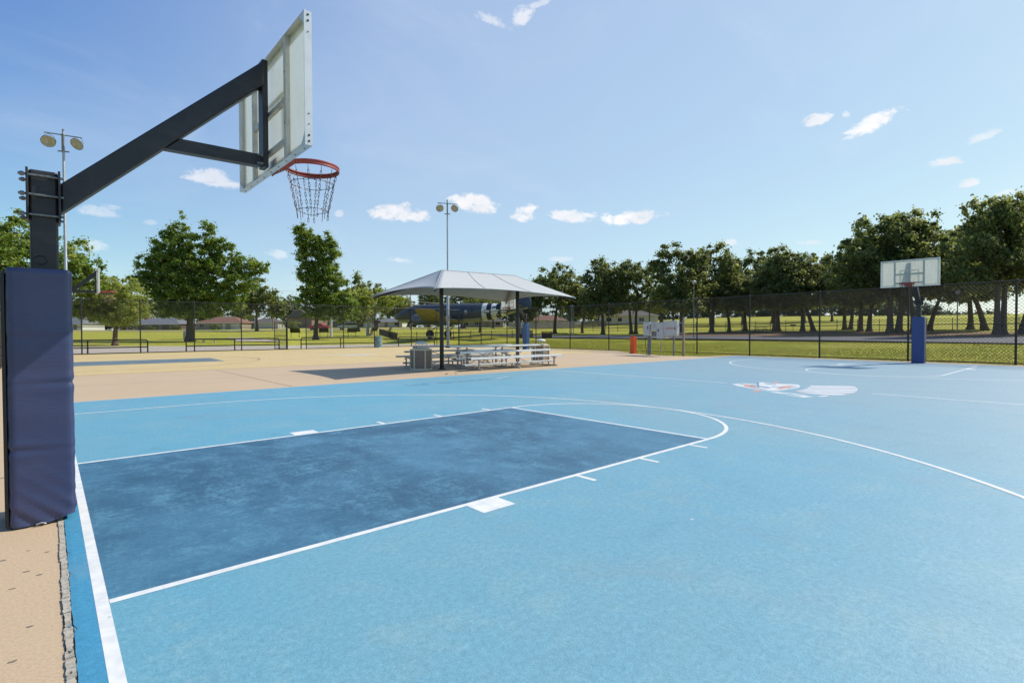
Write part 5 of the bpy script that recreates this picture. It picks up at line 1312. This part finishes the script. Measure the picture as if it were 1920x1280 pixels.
for i,(px,D,kind,sc,lab) in enumerate(((1262,132,'round',1.05,'oak far behind the electrical cabinets'),(1335,140,'wide',1.0,'wide oak far behind the first oaks right of the cabinets'),(1392,128,'tall',1.05,'oak in the far row behind the picnic table, left part'),(1448,142,'round',1.15,'oak in the far row behind the picnic table, right part'),(1508,134,'wide',1.0,'wide oak in the far row behind the grill'),(1560,146,'round',1.1,'oak in the far row left of the far backboard'),(1612,132,'tall',1.0,'oak in the far row between the upright oak and the flared oak'))):
    x,y=at(px,D); o=oak(kind,x,y,VA+i*1.7+.4,sc,lab); o['group']='oaks in the far row of the grove'
# small trees close to the aircraft
for px,D,sc,lab in ((975,88,.62,'small oak beside the aircraft tail'),(1092,92,.72,'smaller oak between the canopy and the white twin lamp'),(900,100,.7,'small oak behind the aircraft belly')):
    x,y=at(px,D); o=oak('round',x,y,VA+px,sc,lab); o['group']=G1
# far wood on the rise
rg=random.Random(9); me_l=[]
for i in range(78):
    px=1100+i*10.6; D=265+40*rg.random(); x,y=at(px,D); hgt=8.5+4.5*rg.random()
    if px>1690: hgt*=max(.22,1-(px-1690)/110)
    s_=1+.6*rg.random(); hgt*=1.3; me_l.append((x,y,tz(x,y)+hgt*.42,4.4*s_,4.4*s_,hgt*.6))
me,_=crown_mesh('far_wood',me_l,1800,1.9,46,.8,77,M['leaf_wood'])
o=bpy.data.objects.new('far_wood',me); COL.objects.link(o); tag(o,'distant bluish band of woods on the rise beyond the grove','woods',kind='stuff')
me_l=[]
for i in range(70):
    px=60+i*16; D=206+20*rg.random(); x,y=at(px,D); hgt=5.5+4.5*rg.random()
    s_=.8+.5*rg.random(); me_l.append((x,y,tz(x,y)+hgt*.40,3.8*s_,3.8*s_,hgt*.62))
me,_=crown_mesh('garden_greenery',me_l,1100,1.4,46,.55,78,M['leaf_far'])
o=bpy.data.objects.new('garden_greenery',me); COL.objects.link(o); tag(o,'continuous dark garden greenery behind the row of houses','greenery',kind='stuff')
# shrubs in front of the houses
for px,D,s,lab in ((282,151,1.0,'low clipped shrub left of the grey roofed house door'),(330,151,1.1,'low clipped shrub right of the grey roofed house door'),(405,156,1.3,'loose shrub before the orange roofed house'),(548,150,2.1,'tall dark shrub left of the gabled brick house')):
    x,y=at(px,D); me,_=crown_mesh('shrub',[(0,0,.7*s,1.4*s,1.0*s,.6*s)],26,.4*s,45,.2,int(px),M['leaf_oak'])
    o=bpy.data.objects.new('shrub',me); COL.objects.link(o); o.location=(x,y,tz(x,y)-.1); o.rotation_euler=(0,0,VA); tag(o,lab,'shrub')

# grass blades between the right fence and the lane, and along the lawn kerb
def blades():
    rg=np.random.default_rng(4); n=150000
    y=rg.uniform(-12,40,n); x=fxr(y)+.08+(rg.random(n)**1.3)*(21-.0*y)
    sel=~((x>48.5)); x=x[sel]; y=y[sel]
    ex=rg.uniform(24.5,28,3500); ey=rg.uniform(9.2,16.5,3500); k=(ex>fxr(ey)-.0)|((ex>24.95+.0*ey)&(ex-24.9>abs(ey-11.2)*.33+.15)&(ey<15.5)); x=np.concatenate([x,ex[k]]); y=np.concatenate([y,ey[k]])
    z=np.array([tz(a,b) for a,b in zip(x,y)])-.03; n=len(x)
    h=rg.uniform(.035,.085,n); a=rg.uniform(0,2*np.pi,n); w=rg.uniform(.006,.014,n); l=rg.normal(0,.035,(n,2))
    v=np.empty((n,3,3)); v[:,0]=np.stack([x-np.cos(a)*w,y-np.sin(a)*w,z],1); v[:,1]=np.stack([x+np.cos(a)*w,y+np.sin(a)*w,z],1); v[:,2]=np.stack([x+l[:,0],y+l[:,1],z+h],1)
    me=bpy.data.meshes.new('grass_blades'); me.vertices.add(n*3); me.vertices.foreach_set('co',v.reshape(-1).astype(np.float32))
    me.loops.add(n*3); me.loops.foreach_set('vertex_index',np.arange(n*3,dtype=np.int32)); me.polygons.add(n)
    me.polygons.foreach_set('loop_start',np.arange(0,n*3,3,dtype=np.int32)); me.polygons.foreach_set('loop_total',np.full(n,3,np.int32))
    me.materials.append(M['blades']); me.update()
    o=bpy.data.objects.new('grass_blades',me); COL.objects.link(o); tag(o,'short yellow green grass beyond the right fence','grass',kind='stuff')
blades()

# ------------------------------------------------------------------ light, sky, camera
sdir=Vector((1.0,-.38,1.0)).normalized(); el=math.asin(sdir.z); az=math.atan2(sdir.x,sdir.y)
sun=bpy.data.lights.new('sun','SUN'); sun.energy=3.3; sun.angle=R(.53); sun.color=(1,.95,.86)
so=bpy.data.objects.new('sun',sun); COL.objects.link(so); so.rotation_euler=(-sdir).to_track_quat('-Z','Y').to_euler(); so.location=(30,-20,40)
W=bpy.data.worlds.new('World'); S.world=W; W.use_nodes=True; nt=W.node_tree; bg=nt.nodes['Background']
sk=N(nt,'ShaderNodeTexSky'); sk.sky_type='NISHITA'; sk.sun_disc=False; sk.sun_elevation=el; sk.sun_rotation=az; sk.air_density=1.0; sk.dust_density=.7; sk.ozone_density=1.6; sk.altitude=300
bg.inputs[1].default_value=.137
CL=[((.2018,.9489,.2428),(24.34,-3.96,-4.76),(-2.99,15.39,-57.65)),((.0648,.9822,.1761),(35.88,-1.92,-2.48),(5.21,15.97,-90.98)),((.0553,.9903,.1276),(64.61,-2.35,-9.75),(-10.74,12.12,-89.47)),
((.121,.9782,.1689),(104.77,-12.72,-1.39),(27.15,31.86,-204.)),((.2956,.9461,.1325),(47.32,-13.17,-11.58),(-17.77,20.44,-106.26)),((.479,.852,.2112),(13.69,-7.54,-.65),(5.84,9.63,-52.1)),
((.5875,.7757,.2305),(18.93,-13.34,-3.36),(1.96,12.26,-46.24)),((.6642,.7163,.214),(28.11,-27.05,3.31),(11.04,5.75,-53.55)),((.7235,.658,.2088),(18.47,-19.55,-2.39),(5.5,15.57,-68.11)),
((.7456,.6323,.2106),(41.96,-49.46,-.04),(18.26,21.38,-128.85)),((.7928,.575,.202),(9.79,-14.12,1.77),(12.25,4.55,-61.03)),((.487,.8636,.1305),(38.11,-20.88,-4.03),(1.2,21.35,-145.73)),
((.3873,.8984,.2068),(129.,-55.33,-1.25),(19.25,22.54,-133.97)),((.5461,.6702,.5027),(25.03,-12.1,-11.06),(6.44,62.43,-90.23)),((.5854,.6326,.5071),(21.35,-39.26,24.33),(40.95,2.89,-50.88)),
((.5952,.6117,.5211),(26.23,-39.84,16.81),(91.99,29.31,-139.5)),((.8959,.3052,.3228),(9.93,-45.59,15.55),(32.94,-11.31,-80.72)),((.9075,.268,.3235),(45.99,-157.12,1.16),(41.66,48.11,-156.71)),
((.9227,.2348,.3056),(3.35,-25.98,9.84),(22.92,-15.72,-57.12)),((.9581,.1146,.2626),(1.66,-41.39,12.),(35.67,-30.28,-116.93)),((.9583,.1596,.2369),(5.62,-40.81,4.78),(28.29,7.44,-119.44)),
((.9694,.1365,.2039),(7.81,-80.17,16.57),(27.06,-16.31,-117.71)),((.9777,.0971,.1863),(5.92,-86.42,14.),(38.61,-17.31,-193.57)),((.8878,.4343,.1521),(36.93,-75.61,.34),(13.15,15.54,-121.16)),
((.9349,.3252,.1423),(18.07,-52.1,.34),(20.76,24.55,-192.46)),((.7217,.6792,.1337),(28.83,-30.62,-.07),(12.56,14.99,-143.92))]
STR=[.75,.45,.4,.3,.45,1,1,1,.9,.9,1,.45,.5,.55,.75,.5,.9,.6,1,.6,.9,.8,.55,.7,.5,.5]
tc=N(nt,'ShaderNodeTexCoord'); dv=tc.outputs['Generated']
sepc=N(nt,'ShaderNodeSeparateColor'); L(nt,sk.outputs[0],sepc.inputs[0]); cmb=N(nt,'ShaderNodeCombineColor')
def pw(o,gain,p,i):          # clear-air tint of the sky, channel by channel
    a=N(nt,'ShaderNodeMath',operation='MULTIPLY'); L(nt,o,a.inputs[0]); a.inputs[1].default_value=.1833
    b=N(nt,'ShaderNodeMath',operation='POWER'); L(nt,a.outputs[0],b.inputs[0]); b.inputs[1].default_value=p
    c=N(nt,'ShaderNodeMath',operation='MULTIPLY'); L(nt,b.outputs[0],c.inputs[0]); c.inputs[1].default_value=gain/.1833
    L(nt,c.outputs[0],cmb.inputs[i])
pw(sepc.outputs[0],.70,1.12,0); pw(sepc.outputs[1],.79,1.0,1); pw(sepc.outputs[2],.80,.50,2)
SKYC=cmb.outputs[0]
wv=N(nt,'ShaderNodeMapping'); wv.inputs['Scale'].default_value=(1,1,1.7); L(nt,dv,wv.inputs[0])
n1=noise(nt,wv.outputs[0],30,12,.68,.35); n2=noise(nt,wv.outputs[0],9,4,.5)
acc=None
def mth(op,a,b):
    q=N(nt,'ShaderNodeMath',operation=op)
    for i,v in enumerate((a,b)):
        if hasattr(v,'links'): L(nt,v,q.inputs[i])
        else: q.inputs[i].default_value=v
    return q.outputs[0]
def dot(v):
    q=N(nt,'ShaderNodeVectorMath',operation='DOT_PRODUCT'); L(nt,dv,q.inputs[0]); q.inputs[1].default_value=v; return q.outputs['Value']
for (c,u,v),st in zip(CL,STR):
    dx,dy=dot(u),dot(v)
    q=mth('ADD',mth('MULTIPLY',dx,dx),mth('MULTIPLY',dy,dy))
    bl=mth('MAXIMUM',dy,0.0); q=mth('ADD',mth('MULTIPLY',q,.80),mth('MULTIPLY',mth('MULTIPLY',bl,bl),1.3))
    k=mth('MINIMUM',mth('SUBTRACT',1.0,q),mth('SUBTRACT',mth('MULTIPLY',mth('GREATER_THAN',dot(c),.5),6.0),3.0))
    k=mth('ADD',mth('MAXIMUM',k,-3.0),mth('MULTIPLY',mth('SUBTRACT',n1,.50),4.6))
    k=mth('MULTIPLY',ramp(nt,k,.0,1.0),st)
    acc=k if acc is None else mth('MAXIMUM',acc,k)
hf=mth('MULTIPLY',ramp(nt,dot((.93,.37,0)),.18,.85),.52)
SKYC=mixc(nt,hf,SKYC,lin(3.32,4.02,4.85))
hz=mth('MULTIPLY',ramp(nt,noise(nt,wv.outputs[0],3.2,8,.62,.8),.45,.85),.16)
cl=mixc(nt,mth('MAXIMUM',acc,hz),SKYC,mixc(nt,ramp(nt,n2,.35,.65),lin(4.6,4.7,4.95),lin(5.3,5.35,5.5)))
L(nt,cl,bg.inputs[0])

cam=bpy.data.cameras.new('camera'); cam.sensor_width=36; cam.lens=988.83/1920*36; cam.clip_start=.05; cam.clip_end=3000
co=bpy.data.objects.new('camera',cam); COL.objects.link(co); S.camera=co
yaw,pit,rol=.7217,-.0185,-.0033
f=Vector((math.sin(yaw)*math.cos(pit),math.cos(yaw)*math.cos(pit),math.sin(pit))); r0=Vector((math.cos(yaw),-math.sin(yaw),0)); u0=r0.cross(f)
r_=r0*math.cos(rol)+u0*math.sin(rol); u_=-r0*math.sin(rol)+u0*math.cos(rol)
co.matrix_world=Matrix(((r_.x,u_.x,-f.x,CAM[0]),(r_.y,u_.y,-f.y,CAM[1]),(r_.z,u_.z,-f.z,CAM[2]),(0,0,0,1)))
S.view_settings.view_transform='Standard'; S.view_settings.look='None'; S.view_settings.exposure=.46; S.view_settings.gamma=1
S.cycles.max_bounces=8; S.cycles.transparent_max_bounces=12; S.cycles.diffuse_bounces=3; S.cycles.glossy_bounces=3
S.cycles.use_denoising=True
